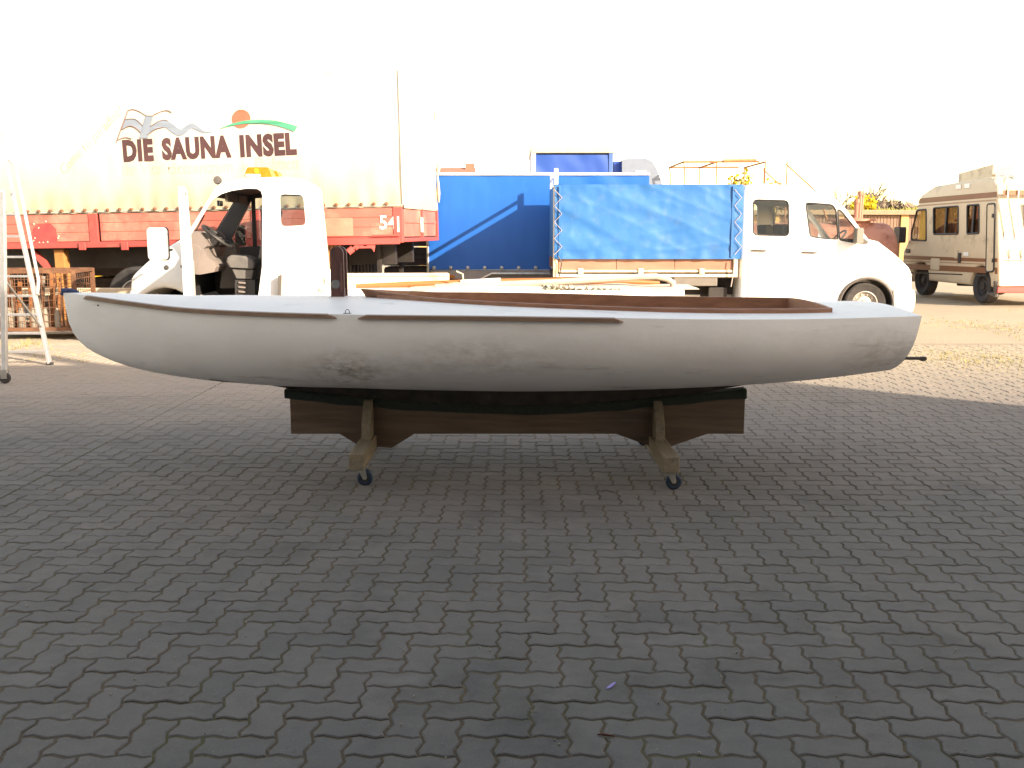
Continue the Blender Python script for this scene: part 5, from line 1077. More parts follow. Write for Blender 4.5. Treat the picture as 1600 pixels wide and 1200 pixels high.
mg = MB(); mg.tube([(wx - 0.85, -0.02, 0.4), (wx - 0.8, -0.02, 0.62), (wx - 0.6, -0.02, 0.72), (wx + 0.6, -0.02, 0.72), (wx + 0.8, -0.02, 0.62), (wx + 0.85, -0.02, 0.4)], 0.03, 6); mg.build('mudguard', M_STEEL, bt_, smooth=True)
rl = MB(); x = lb(706, 435)[0]; rl.box((x - 0.05, -0.01, lb(706, 434)[1]), (x + 0.05, 0.018, lb(706, 430)[1])); rl.build('side_reflector', M_AMBER, bt_)

# ---------------------------------------------------------------- tall blue curtain truck further back
CYY = 25.0
ct = empty('curtain_truck', (at(900, 400, CYY).x, CYY, 0), label='tall blue curtain sided truck with rounded grey cab behind the trailers', cat='truck'); lc_ = Loc(ct)
cx0, cx1 = lc_(830, 250)[0], lc_(958, 250)[0]; cz1 = lc_(890, 229)[1]
mb = MB(); mb.grid(lambda u, v: (cx0 + 0.12 + (cx1 - cx0 - 0.24)*u, 0.0 + 0.03*math.sin((u*2.2 + v*3)*5)*(0.4 + noise.noise((u*4, v*3, 1))), 1.0 + (cz1 - 0.2 - 1.0)*v), 40, 30); mb.build('curtain', M_BLUE3, ct, smooth=True, angle=80)
mb = MB(); mb.box((cx0, -0.02, 0.85), (cx0 + 0.11, 0.1, cz1)); mb.build('corner_post', M_WHITE, ct, bevel=0.01)
mb = MB(); mb.box((cx1 - 0.11, -0.02, 0.85), (cx1, 0.1, cz1)); mb.build('corner_post', mat('blue_post', (0.05, 0.11, 0.33), 0.5), ct, bevel=0.01)
mb = MB(); mb.box((cx0 - 0.02, -0.04, cz1 - 0.16), (cx1 + 0.02, 2.5, cz1)); mb.build('roof_frame', mat('grey_roof', (0.42, 0.37, 0.31), 0.6, c2=(0.36, 0.32, 0.27)), ct, bevel=0.02)
mb = MB(); mb.box((cx0, 0.12, 0.9), (cx1, 2.46, cz1 - 0.161)); mb.build('box_body', M_BLUE3, ct)
mb = MB(); mb.box((cx0, 0.05, 0.8), (cx1, 2.4, 0.9)); mb.build('load_floor', M_DARKSTEEL, ct)
cq = lc_.poly([(972, 420), (972, 248), (1010, 247), (1020, 252), (1028, 266), (1035, 287), (1046, 320), (1050, 360), (1050, 420)])
cab = MB(); cab.prism(round_poly(cq, 0.1), None, 0.03, 2.4); cab.build('cab', mat('pale_blue_cab', (0.17, 0.20, 0.26), 0.4, c2=(0.15, 0.18, 0.235)), ct, bevel=0.12, seg=4)
mb = MB(); a = lc_(960, 300); b = lc_(971, 300); mb.box((a[0], 0.2, 0.8), (b[0] + 0.02, 2.3, lc_(965, 251)[1])); mb.build('bellows', M_BLUE3, ct)
sp = MB(); x0, z0 = lc_(993, 273, -0.02); x1, z1 = lc_(1010, 267, -0.02); sp.box((x0, 0.0, z0), (x1, 0.031, z1)); sp.build('maker_plate', M_WHITE, ct)
for x in (cx0 + 0.7, (cq[0][0] + cq[-1][0])/2):
    for y, f_ in ((0.2, -1), (2.25, 1)): wheel(ct, (x, y, 0.45), 0.45, 0.28, f_)

# ---------------------------------------------------------------- beige striped camper van (rear end towards the camera)
M_BEIGE = mat('beige_panel', (0.60, 0.49, 0.345), 0.5, c2=(0.55, 0.445, 0.31), scale=3, dirt=(0.25, 0.19, 0.13), dscale=2)
M_STRIPE = mat('brown_stripe', (0.17, 0.068, 0.028), 0.5, c2=(0.20, 0.085, 0.036), scale=3)
M_STRIPE2 = mat('tan_stripe', (0.33, 0.22, 0.14), 0.5)
M_CURTAIN = mat('yellow_curtain', (0.70, 0.46, 0.05), 0.9, c2=(0.60, 0.34, 0.04), scale=3)  # yellow lightened to stand for sun shining through the cloth
rear = ground(1530, 473); front = ground(1437, 460.5)
hd_ = Vector((front.x - rear.x, front.y - rear.y)).normalized(); yaw = math.atan2(hd_.y, hd_.x)
# local frame: x forward (away from the camera), y to the right of it is negative; near-left side is y = 0
camper = empty('camper_van', (rear.x - 0.06, rear.y - 0.9, 0), rz=yaw, label='beige camper van with brown stripes parked at the right edge', cat='camper van')
lk = Loc(camper); CW = 2.05
zt = lk(1556, 290)[1]
def kx(px, py): return lk(px, py, 0.0)
rearx = kx(1558, 360)[0]
cpx = [(1559, 447), (1558, 360), (1557.5, 290), (1547, 276), (1459, 291), (1438.5, 305), (1431, 330), (1421, 372), (1411, 392), (1409, 420), (1410, 440)]
cp_ = lk.poly(cpx)
rwc = kx(1530, 452); fwc = kx(1437, 441)
def archp(c, r, n=8): return [(c[0] + r*math.cos(a), c[1] + r*math.sin(a)) for a in [math.pi - math.pi*k/n for k in range(n + 1)]]
body = [p for p in cp_]
zlow = min(cp_[0][1], cp_[-1][1])
ra = [(rwc[0] + 0.40*math.cos(a), 0.36 + 0.42*math.sin(a)) for a in [math.pi*k/8 for k in range(9)]]
fa = [(fwc[0] + 0.40*math.cos(a), 0.36 + 0.42*math.sin(a)) for a in [math.pi*k/8 for k in range(9)]]
low = [p for p in fa if p[1] > zlow] + [p for p in ra if p[1] > zlow]
wA = round_poly(lk.poly([(1459, 325), (1497.5, 322), (1497.5, 365.5), (1459, 366)]), 0.05); wB = round_poly(lk.poly([(1511.5, 321), (1530, 319.5), (1530, 364.5), (1511.5, 365.5)]), 0.04); wC = round_poly(lk.poly([(1433, 328.5), (1447.5, 327), (1447.5, 376), (1425, 375), (1424, 366)]), 0.05)
edge = [i for i, p in enumerate(cpx) if p == (1431, 330)]
cb = van_shell(camper, cp_ + low, [wA, wB, wC], [wA, wC], CW, M_BEIGE, open_edges=edge, rr=0.05)
camper_flip = -1
# the shell was made with its far side at y = +CW, which is to the left of the heading; mirror it to the right side
for ch in list(camper.children): pass
def cm_build(mb, name, m, **kw):
    mb.v = [(x, -y, z) for x, y, z in mb.v]; return mb.build(name, m, camper, **kw)
for v in cb.data.vertices: v.co.y = -v.co.y
cb.data.flip_normals()
for w_ in (wA, wB, wC):
    mb = MB(); mb.prism(inset(w_, 0.004), None, 0.012, 0.018); cm_build(mb, 'window', M_TINT if w_ is not wC else M_GLASS)
    mb = MB(); mb.tube([(p[0], -0.004, p[1]) for p in w_], 0.02, 6, closed=True); cm_build(mb, 'window_seal', M_BLACK, smooth=True)
for w_, f_ in ((wA, 0.55), (wB, 0.5)):
    x0 = min(p[0] for p in w_); x1 = max(p[0] for p in w_); z0 = min(p[1] for p in w_); z1 = max(p[1] for p in w_)
    mb = MB(); xm = x0 + (x1 - x0)*0.5; mb.box((xm - 0.03, -0.012, z0), (xm + 0.03, 0.011, z1)); cm_build(mb, 'window_bar', M_BLACK)
    for s_, (xa, xb) in enumerate(((x0, xm), (xm, x1))):
        for e_ in (0, 1):
            mb = MB(); mb.grid(lambda u, v: ((xa + 0.45*(xb - xa)*u*(0.35 + 0.65*abs(1 - 2*v)) if e_ == 0 else xb - 0.45*(xb - xa)*u*(0.35 + 0.65*abs(1 - 2*v))), 0.07 + 0.02*math.sin(u*14), z0 + (z1 - z0)*v), 10, 12); cm_build(mb, 'curtain', M_CURTAIN, smooth=True)
mb = MB(); x0, z0 = kx(1447, 376); x1, z1 = kx(1436, 328); mb.grid(lambda u, v: (x0 + (x1 - x0)*u*1.3, 0.12 + 0.03*math.sin(u*16), z0 + (z1 - z0)*v), 14, 4); cm_build(mb, 'curtain', M_CURTAIN, smooth=True)
a, b = kx(1431, 330), kx(1421, 372); mb = MB(); mb.add([(a[0] - 0.02, 0.06, a[1]), (b[0] - 0.02, 0.06, b[1]), (b[0] - 0.02, CW - 0.06, b[1]), (a[0] - 0.02, CW - 0.06, a[1])], [(0, 1, 2, 3)]); cm_build(mb, 'windscreen', M_TINT)
# stripes along the side (thin raised film) and around the rear
def stripe(pxs, m, d=0.004):
    mb = MB(); mb.prism(lk.poly(pxs), None, -d, -0.0012); cm_build(mb, 'stripe', m)
stripe([(1437, 310), (1557.5, 299.5), (1557.5, 308), (1435, 318)], M_STRIPE); stripe([(1434, 320.5), (1557.5, 311), (1557.5, 313.5), (1433.5, 323)], M_STRIPE2)
def notch(c0, c1, ya, yb, m):   # lower stripes stop at the wheel arches
    stripe([(c0, ya[0]), (c1, ya[1]), (c1, yb[1]), (c0, yb[0])], m)
notch(1412, 1541, (399, 404), (404.5, 409.5), M_STRIPE); notch(1554.5, 1558.5, (403.5, 403.5), (409.5, 409.5), M_STRIPE)
notch(1412, 1541, (407, 412), (408.5, 413.5), M_STRIPE2)
notch(1413, 1541, (412, 418), (420, 427), M_STRIPE); notch(1554.5, 1558.5, (418, 418), (428, 428), M_STRIPE)
notch(1416, 1504, (425, 428), (426.5, 430), M_BLACK); notch(1524, 1541, (428.5, 429), (431, 431.5), M_BLACK)
zr = lambda py: kx(1558.5, py)[1]
for ya, yb, m in ((297.5, 305, M_STRIPE), (403.5, 409.5, M_STRIPE), (418, 428, M_STRIPE), (411.5, 414, M_STRIPE2)):
    mb = MB(); mb.box((rearx - 0.006, 0.06, zr(yb)), (rearx + 0.0, CW - 0.06, zr(ya))); cm_build(mb, 'stripe', m)
# locker door, roof boxes, small fittings
ld = lk.poly([(1543.5, 319), (1555.5, 318), (1553.5, 424), (1541.5, 425)]); ld = round_poly(ld, 0.06)
mb = MB(); mb.prism(ld, None, -0.016, -0.002); cm_build(mb, 'locker_door', M_BEIGE, bevel=0.004)
mb = MB(); mb.tube([(p[0], -0.012, p[1]) for p in ld], 0.018, 6, closed=True); cm_build(mb, 'locker_seal', M_BLACK, smooth=True)
for py in (337, 407): x, z = kx(1553, py); mb = MB(); mb.box((x - 0.03, -0.03, z - 0.04), (x + 0.03, -0.013, z + 0.04)); cm_build(mb, 'locker_hinge', M_BLACK)
for px, py, w_, h_, m in ((1500, 403, 0.05, 0.14, M_BLACK), (1510, 397, 0.1, 0.05, M_WHITE), (1495, 397, 0.06, 0.12, M_BEIGE), (1498.5, 292, 0.1, 0.06, M_WHITE), (1512, 290.5, 0.1, 0.06, M_WHITE), (1419, 392, 0.10, 0.06, M_BLACK)):
    x, z = kx(px, py); mb = MB(); mb.box((x - w_, -0.02, z - h_/1.3), (x + w_, -0.001, z + h_/1.3)); cm_build(mb, 'side_fitting', m, bevel=0.004)
x0, z0 = kx(1454, 421); x1, z1 = kx(1469, 404); mb = MB(); mb.prism(rrect(x0, z0, x1, z1, 0.03), None, -0.010, -0.002); cm_build(mb, 'service_flap', M_BEIGE, bevel=0.003)
ztop = kx(1547, 276)[1]
for xa, xb, h0, h1 in ((0.30, 1.0, 0.02, 0.30), (1.15, 2.5, 0.0, 0.30)):
    mb = MB(); xs0 = rearx + xa; xs1 = rearx + xb
    mb.prism([(xs0, ztop - 0.06), (xs1, ztop - 0.10), (xs1 + 0.02, ztop + h1 - 0.12), (xs0 - 0.03, ztop + h1)], None, 0.45, 1.6); cm_build(mb, 'roof_hatch', M_WHITE if xa < 1 else M_BEIGE, bevel=0.02)
# rear: window, rack, bumper, lights, number plate
mb = MB(); mb.box((rearx - 0.012, 0.62, zr(362)), (rearx - 0.004, CW - 0.5, zr(318))); cm_build(mb, 'rear_window', M_TINT)
mb = MB(); mb.box((rearx - 0.01, 0.57, zr(365)), (rearx - 0.002, CW - 0.45, zr(315))); cm_build(mb, 'rear_window_frame', M_TRIM)
for y in (0.25, 0.5, 0.75):
    mb = MB(); mb.tube([(rearx - 0.02, y, zr(430)), (rearx - 0.10, y, zr(425)), (rearx - 0.10, y, zr(392)), (rearx - 0.02, y, zr(390))], 0.012, 6); cm_build(mb, 'rack_tube', M_STEEL, smooth=True)
for py in (406, 424): mb = MB(); mb.tube([(rearx - 0.10, 0.15, zr(py)), (rearx - 0.10, 0.95, zr(py))], 0.012, 6); cm_build(mb, 'rack_tube', M_STEEL, smooth=True)
for y0 in (0.2, 0.42):
    mb = MB(); mb.tube([(rearx - 0.03, y0 - 0.05, zr(430)), (rearx - 0.03, y0 - 0.05, zr(285)), (rearx + 0.05, y0 - 0.05, zr(276)), (rearx + 0.3, y0 - 0.05, ztop + 0.02)], 0.012, 6); cm_build(mb, 'ladder_rail', M_ALU, smooth=True)
mb = MB(); mb.box((rearx - 0.14, 0.02, zr(458)), (rearx - 0.01, CW - 0.02, zr(437))); cm_build(mb, 'rear_bumper', mat('bumper_red', (0.34, 0.06, 0.05), 0.5, c2=(0.3, 0.05, 0.045)), bevel=0.015)
mb = MB(); mb.box((rearx - 0.155, 0.08, zr(448)), (rearx - 0.139, 0.30, zr(440))); cm_build(mb, 'turn_signal', M_AMBER)
mb = MB(); mb.box((rearx - 0.155, 0.42, zr(447)), (rearx - 0.139, 0.9, zr(439))); cm_build(mb, 'number_plate', M_WHITE)
mb = MB(); mb.tube([(rearx - 0.10, 0.0, zr(440)), (rearx - 0.05, 0.05, zr(462)), (rearx + 0.3, 0.1, zr(460))], 0.05, 8); cm_build(mb, 'bumper_arm', M_TRIM, smooth=True)
for (c_, r_) in ((rwc, 0.36), (fwc, 0.36)):
    for y in (-0.16, -(CW - 0.16)):
        wheel(camper, (c_[0], y, r_), r_, 0.24, 1 if y > -1 else -1, rim=M_DARKSTEEL)
mb = MB(); x, z = kx(1415, 365); mb.prism(rrect(x - 0.14, z - 0.22, x + 0.16, z + 0.16, 0.05), None, -0.22, -0.05); cm_build(mb, 'wing_mirror', M_BLACK, bevel=0.02)
mb = MB(); mb.tube([kx(1500, 449) and (kx(1476, 452)[0], 0.3, 0.32), (kx(1495, 449)[0], 0.35, 0.34), (kx(1512, 443)[0], 0.5, 0.5)], 0.035, 8); cm_build(mb, 'exhaust_pipe', M_DARKSTEEL, smooth=True)
mb = MB(); mb.box((fwc[0] - 1.0, 0.25, 0.34), (fwc[0] - 0.55, 0.8, 0.62)); cm_build(mb, 'underfloor_tank', M_TRIM, bevel=0.02)

# ---------------------------------------------------------------- rusty red tank between pickup and camper
M_TANK = mat('red_oxide_tank', (0.40, 0.165, 0.105), 0.7, c2=(0.43, 0.20, 0.13), scale=2, dirt=(0.25, 0.085, 0.05), dscale=2.5, dlo=0.55, dhi=0.7)
KY = 22.5
tank = empty('tank', (at(1290, 400, KY).x, KY, 0), label='rusty red horizontal tank with flanged manhole behind the pickup cab', cat='tank'); lq = Loc(tank)
tx0, tx1 = lq(1165, 400)[0], lq(1413, 420)[0]; tr_ = 0.80; tz = lq(1390, 348)[1] - tr_
mb = MB(); pr_ = [(0.001, tx0)] + [(tr_*math.sin(a), tx0 + 0.2 - 0.2*math.cos(a)) for a in [math.pi/2*k/8 for k in range(1, 9)]] + [(tr_*max(0.0001, math.cos(a))**0.45, tx1 - 0.22 + 0.22*math.sin(a)) for a in [math.pi/2*k/8 for k in range(9)]]
mb.lathe(pr_, 40, axis='x', c=(0, tr_ + 0.1, tz)); mb.build('tank_shell', M_TANK, tank, smooth=True, angle=60)
mx = lq(1352, 340)[0]; z = tz + tr_
mb = MB(); mb.lathe([(0.42, -0.1), (0.42, 0.06), (0.54, 0.061), (0.54, 0.11), (0.001, 0.14)], 28, axis='z', c=(mx, tr_ + 0.1, z - 0.02)); mb.build('manhole', M_TANK, tank, smooth=True)
for px, h, r_ in ((1358.5, 0.52, 0.05), (1363.5, 0.70, 0.045), (1367, 0.66, 0.035)):
    mb = MB(); x = lq(px, 330)[0]; mb.tube([(x, tr_ + 0.05, z), (x, tr_ + 0.05, z + 0.02 + h)], r_, 10); mb.tube([(x, tr_ + 0.05, z + h - 0.06), (x, tr_ + 0.05, z + h + 0.03)], r_*1.3, 10); mb.build('vent_pipe', M_TANK, tank, smooth=True)
for x in (tx0 + 0.8, tx1 - 0.9):
    mb = MB(); mb.box((x - 0.1, 0.25, 0), (x + 0.1, 1.55, tz - tr_*0.75)); mb.build('saddle', M_RUST, tank)

# ---------------------------------------------------------------- bare frame trailer behind the pickup
FY = 24.5
fr = empty('frame_trailer', (at(1150, 400, FY).x, FY, 0), label='flatbed trailer with bare rusty hoop frame behind the white crew cab', cat='trailer'); lf_ = Loc(fr)
M_FRUST = mat('orange_rust', (0.40, 0.19, 0.08), 0.8, c2=(0.30, 0.12, 0.05), scale=10)
zf = lf_(1100, 253)[1]; z_deck = 1.15
xs_ = [lf_(px, 255)[0] for px in (1068, 1120, 1196, 1230)]
for y in (0.0, 2.2):
    for i, x in enumerate(xs_):
        mb = MB(); mb.tube([(x + (0.10 if i == 0 else 0), y, z_deck), (x + (0.03 if i == 0 else 0), y, zf - 0.15), (x, y, zf)], 0.018, 6); mb.build('frame_post', M_FRUST, fr, smooth=True)
    mb = MB(); mb.tube([(xs_[0], y, zf), (xs_[2] - 0.15, y, zf + 0.01)], 0.03, 6); mb.build('frame_rail', M_FRUST, fr, smooth=True)
    mb = MB(); a = lf_(1228, 256); b = lf_(1278, 302); mb.tube([(a[0], y, a[1]), (b[0], y, b[1]), (b[0] + 0.5, y, z_deck)], 0.02, 6); mb.build('frame_brace', M_FRUST, fr, smooth=True)
mb = MB(); a = lf_(1130, 252.5)[0]; b = lf_(1181, 252.5)[0]; mb.tube([(a, -0.02, zf + 0.02), (b, -0.02, zf + 0.03)], 0.045, 8); mb.build('roller_pole', M_FRUST, fr, smooth=True)
for x in xs_[:3]: mb = MB(); mb.tube([(x, 0, zf), (x, 2.2, zf)], 0.025, 6); mb.build('frame_hoop', M_FRUST, fr)
mb = MB(); mb.box((xs_[0] - 0.1, -0.05, z_deck - 0.15), (lf_(1290, 330)[0], 2.25, z_deck)); mb.build('trailer_bed', M_RUST, fr)
for x in (xs_[1], xs_[2]):
    for y, f_ in ((0.15, -1), (2.05, 1)): wheel(fr, (x, y, 0.42), 0.42, 0.25, f_)

# ---------------------------------------------------------------- row of garages, house roof, yellow skip
M_GDOOR = mat('garage_door', (0.20, 0.115, 0.075), 0.6, c2=(0.17, 0.10, 0.065), scale=2); M_GPOST = mat('garage_render', (0.50, 0.32, 0.12), 0.8, c2=(0.45, 0.28, 0.11), scale=3); M_GROOF = mat('garage_fascia', (0.26, 0.19, 0.12), 0.8, c2=(0.22, 0.16, 0.10))
GY = 44.0
ga = empty('garage_row', (at(1340, 400, GY).x, GY, 0), label='row of flat roofed garages with brown corrugated doors in the distance', cat='garages'); lg_ = Loc(ga)
gx0 = lg_(1320, 400)[0]; gz = lg_(1400, 328)[1]; gf = lg_(1400, 336)[1]; gx_post = lg_(1412, 380)[0]; pit = 2.85
mb = MB(); mb.box((gx0 - 6, -0.15, gf), (gx0 + 22, 6, gz)); mb.build('roof', M_GROOF, ga, bevel=0.03)
mb = MB(); mb.box((gx0 - 5.9, 0.25, 0), (gx0 + 21.9, 5.9, gf - 0.01)); mb.build('wall', M_GPOST, ga)
for k in range(-2, 6):
    xp = gx_post + k*pit; mb = MB(); mb.box((xp - 0.17, 0.0, 0), (xp + 0.17, 0.25, gf - 0.005)); mb.build('pillar', M_GPOST, ga, bevel=0.01)
    mb = MB(); n = 17; xa, xb = xp + 0.18, xp + pit - 0.18
    for j in range(n): q = xa + (xb - xa)*j/n; mb.box((q + 0.012, 0.08, 0.03), (q + (xb-xa)/n - 0.012, 0.13, gf - 0.02))
    mb.box((xa, 0.11, 0.02), (xb, 0.16, gf - 0.015)); mb.build('garage_door', M_GDOOR, ga)
M_TILE = mat('red_roof_tile', (0.30, 0.12, 0.08), 0.8, c2=(0.25, 0.10, 0.07), scale=3)
HY2 = 42.0
ho = empty('brick_house', (at(715, 400, HY2).x, HY2, 0), label='house with a low red brown roof far behind the blue trailer', cat='house'); lh = Loc(ho)
hx0, hx1 = lh(640, 270)[0], lh(738, 270)[0]; hz1 = lh(715, 262, 3.5)[1]; hz0 = hz1 - 1.2
mb = MB(); mb.box((hx0 + 0.3, 0.3, 0), (hx1 - 0.2, 6.7, hz0)); mb.build('wall', M_GPOST, ho)
rf = MB(); rf.prism([(-0.3, hz0 - 0.1), (7.3, hz0 - 0.1), (3.5, hz1)], None, hx0, hx1, axis='x'); rfo = rf.build('roof', M_TILE, ho)
mb = MB(); x = lh(729, 262)[0]; mb.box((x - 0.2, 3.2, hz1 - 0.4), (x + 0.2, 3.7, lh(729, 256, 3.5)[1])); mb.build('chimney', M_TILE, rfo)
M_YEL = mat('yellow_paint', (0.62, 0.36, 0.006), 0.5, c2=(0.55, 0.31, 0.01), scale=2)
sk = at(180, 402, 29.0); skip = empty('yellow_skip', (sk.x, 29.0, 0), label='bright yellow skip container seen below the red trailer', cat='skip')
mb = MB(); mb.prism([(-1.3, 0.1), (1.3, 0.1), (1.9, 1.35), (-1.9, 1.35)], None, 0, 1.7); mb.build('tub', M_YEL, skip, bevel=0.02)
mb = MB(); mb.box((-1.95, -0.06, 1.30), (1.95, -0.002, 1.42)); mb.build('rim', M_YEL, skip)
for x in (-0.9, 0.0, 0.9): mb = MB(); mb.box((x - 0.05, -0.05, 0.15), (x + 0.05, -0.001, 1.3)); mb.build('rib', M_YEL, skip)
for x in (-1.0, 1.0): mb = MB(); mb.box((x - 0.08, 0.1, 0), (x + 0.08, 1.6, 0.1)); mb.build('skid', M_DARKSTEEL, skip)
# dark stacked crates invented behind the trailer, keeping the view under it dark
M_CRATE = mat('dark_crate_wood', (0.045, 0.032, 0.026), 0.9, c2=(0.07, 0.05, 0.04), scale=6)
def dark_filler_stack(x, y, w, h, label, n=4, m=M_CRATE):
    o = empty('dark_filler_stack', (x, y, 0), label=label, cat='crates', group='added dark crates behind the red trailer')
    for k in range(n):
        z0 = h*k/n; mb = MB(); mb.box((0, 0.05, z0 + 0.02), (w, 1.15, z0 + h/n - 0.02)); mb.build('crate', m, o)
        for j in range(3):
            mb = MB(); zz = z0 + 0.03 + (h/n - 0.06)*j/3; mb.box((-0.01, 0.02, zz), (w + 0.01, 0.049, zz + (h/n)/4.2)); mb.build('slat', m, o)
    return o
dark_filler_stack(-2.6, 20.2, 1.5, 1.55, 'added dark crates behind the rear of the red trailer'); dark_filler_stack(-8.6, 19.9, 1.3, 1.15, 'added dark crates under the red trailer beside its ochre leg'); dark_filler_stack(-11.0, 20.6, 1.8, 1.5, 'added dark crates at far left behind the rusty cages')
dark_filler_stack(-7.2, 20.4, 0.9, 1.5, 'added dark crates under the trailer beside the recovery truck bonnet')

# ---------------------------------------------------------------- left edge: rolling ladder, wire cages, pale beam
lad = empty('rolling_ladder', (ground(78, 570).x - 0.4, ground(78, 570).y, 0), label='aluminium rolling ladder standing at the left edge of the picture', cat='ladder'); ll = Loc(lad)
def lw(px, py, Y): p = at(px, py, Y); q = ll.i @ p; return Vector(q)
Yf = ground(78, 570).y
topR = lw(11, 262, Yf + 0.55); botR = lw(78, 569, Yf); dirL = Vector((-1.05, 0.0, 0)); botL = botR + Vector((-1.1, 0, 0)); topL = topR + Vector((-0.62, 0, 0))
for a, b, nm in ((botR, topR, 'stile'), (botL, topL, 'stile')):
    mb = MB(); mb.bar(a, b, 0.03, 0.07, up=(0, 1, 0)); mb.build(nm, M_ALU, lad, bevel=0.004)
H_ = topR.z
for k, py in enumerate((546, 518.5, 490.5, 462, 432, 402, 370, 335, 300)):
    t = (lw(60, py, Yf + 0.3).z)/H_; a = botR.lerp(topR, t); b = botL.lerp(topL, t); mb = MB(); mb.box((b.x + 0.01, a.y - 0.03, a.z - 0.012), (a.x - 0.01, a.y + 0.03, a.z + 0.012)); mb.build('rung', M_ALU, lad, bevel=0.003)
nl = lw(8, 592, ground(10, 599).y)
legtop = lw(4, 300, ground(10, 599).y + 0.2); mb = MB(); mb.bar((nl.x, nl.y, 0.1), legtop, 0.05, 0.05); mb.build('support_leg', M_ALU, lad, bevel=0.005)
nl2 = nl + Vector((-1.0, 0, 0)); mb = MB(); mb.bar((nl2.x, nl2.y, 0.1), legtop + Vector((-0.9, 0, 0)), 0.05, 0.05); mb.build('support_leg', M_ALU, lad, bevel=0.005)
mb = MB(); mb.bar(legtop, topR.lerp(botR, 0.12), 0.03, 0.05); mb.build('cross_strut', M_ALU, lad); mb = MB(); a = lw(10, 441, Yf - 0.8); b = botR.lerp(topR, 0.18); mb.tube([a, b], 0.012, 6); mb.build('diagonal_stay', M_STEEL, lad)
hr = MB(); hr.tube([botR.lerp(topR, 0.35) + Vector((0.03, 0, 0)), botR.lerp(topR, 0.42) + Vector((0.05, 0.06, 0.0)), topR + Vector((0.05, 0.1, 0.02)), topR + Vector((-0.02, 0.1, 0.1))], 0.018, 8); hr.build('handrail', M_ALU, lad, smooth=True)
for q in (nl, nl2):
    mb = MB(); mb.lathe([(0.012, -0.018), (0.045, -0.02), (0.055, -0.012), (0.055, 0.012), (0.045, 0.02), (0.012, 0.018)], 18, closed=True); cw = mb.build('caster', M_RUBBER, lad, smooth=True); cw.location = (q.x, q.y, 0.055)
    mb = MB(); mb.box((q.x - 0.03, q.y - 0.03, 0.05), (q.x + 0.03, q.y - 0.022, 0.13)); mb.box((q.x - 0.03, q.y + 0.022, 0.05), (q.x + 0.03, q.y + 0.03, 0.13)); mb.box((q.x - 0.03, q.y - 0.03, 0.13), (q.x + 0.03, q.y + 0.03, 0.14)); mb.build('caster_fork', M_STEEL, lad)
for q in (botR, botL): mb = MB(); mb.box((q.x - 0.03, q.y - 0.03, 0.0), (q.x + 0.03, q.y + 0.03, 0.03)); mb.build('rubber_foot', M_RUBBER, lad)

def cage(x, y, rz, label, w=1.24, d=0.84, h=0.95, seed=1):
    rr_ = random.Random(seed); o = empty('wire_cage', (x, y, 0), rz=rz, label=label, cat='wire cage', group='rusty wire cages')
    for px in (0.0, w):
        for py in (0.0, d): mb = MB(); mb.box((px - 0.03, py - 0.03, 0.0), (px + 0.03, py + 0.03, h)); mb.build('corner_post', M_RUST, o, bevel=0.004)
    for z in (0.12, h - 0.02):
        for a, b in (((0.03, 0, z), (w - 0.03, 0, z)), ((0.03, d, z), (w - 0.03, d, z)), ((0, 0.03, z), (0, d - 0.03, z)), ((w, 0.03, z), (w, d - 0.03, z))): mb = MB(); mb.bar(a, b, 0.045, 0.05); mb.build('frame_bar', M_RUST, o)
    mb = MB(); mb.box((0.03, 0.03, 0.10), (w - 0.03, d - 0.03, 0.13)); mb.build('floor', M_RUST, o)
    for a0, a1 in (((0, 0), (w, 0)), ((0, d), (w, d)), ((0, 0), (0, d)), ((w, 0), (w, d))):
        mb = MB(); L_ = math.hypot(a1[0]-a0[0], a1[1]-a0[1]); n = int(L_/0.085)
        for k in range(1, n): t = k/n; mb.tube([(a0[0] + (a1[0]-a0[0])*t, a0[1] + (a1[1]-a0[1])*t, 0.14), (a0[0] + (a1[0]-a0[0])*t, a0[1] + (a1[1]-a0[1])*t, h - 0.04)], 0.0045, 4, cap=False)
        for k in range(1, 8): z = 0.13 + (h - 0.16)*k/8; mb.tube([(a0[0], a0[1], z), (a1[0], a1[1], z)], 0.0045, 4, cap=False)
        tag(mb.build('wire_mesh', M_RUST, o), kind='stuff')
    return o
cg = ground(118, 528)
cage(cg.x - 1.24, cg.y - 0.05, R(6), 'rusty wire cage full of scrap just left of the boat bow', seed=2)
cage(cg.x - 2.75, cg.y - 0.75, R(4), 'rusty wire cage at the left edge behind the ladder', seed=5)
M_PIPE = mat('rust_orange_bar', (0.27, 0.105, 0.033), 0.8, c2=(0.18, 0.07, 0.025), scale=7); M_SCRAP = mat('pale_scrap', (0.24, 0.20, 0.155), 0.6, c2=(0.15, 0.12, 0.095), scale=6)
rr_ = random.Random(11)
ORD = 'first second third fourth fifth sixth seventh eighth ninth tenth eleventh twelfth thirteenth fourteenth fifteenth'.split()
def scrap(px, Y, n, m, names, lab, cat):
    pass
specs = [(-1.20 + 0.075*k, m) for k, m in enumerate([M_PIPE, M_RUST, M_SCRAP, M_PIPE, M_RUST, M_RUST, M_PIPE, M_SCRAP, M_RUST, M_PIPE, M_RUST, M_PIPE, M_PIPE, M_RUST, M_PIPE])]
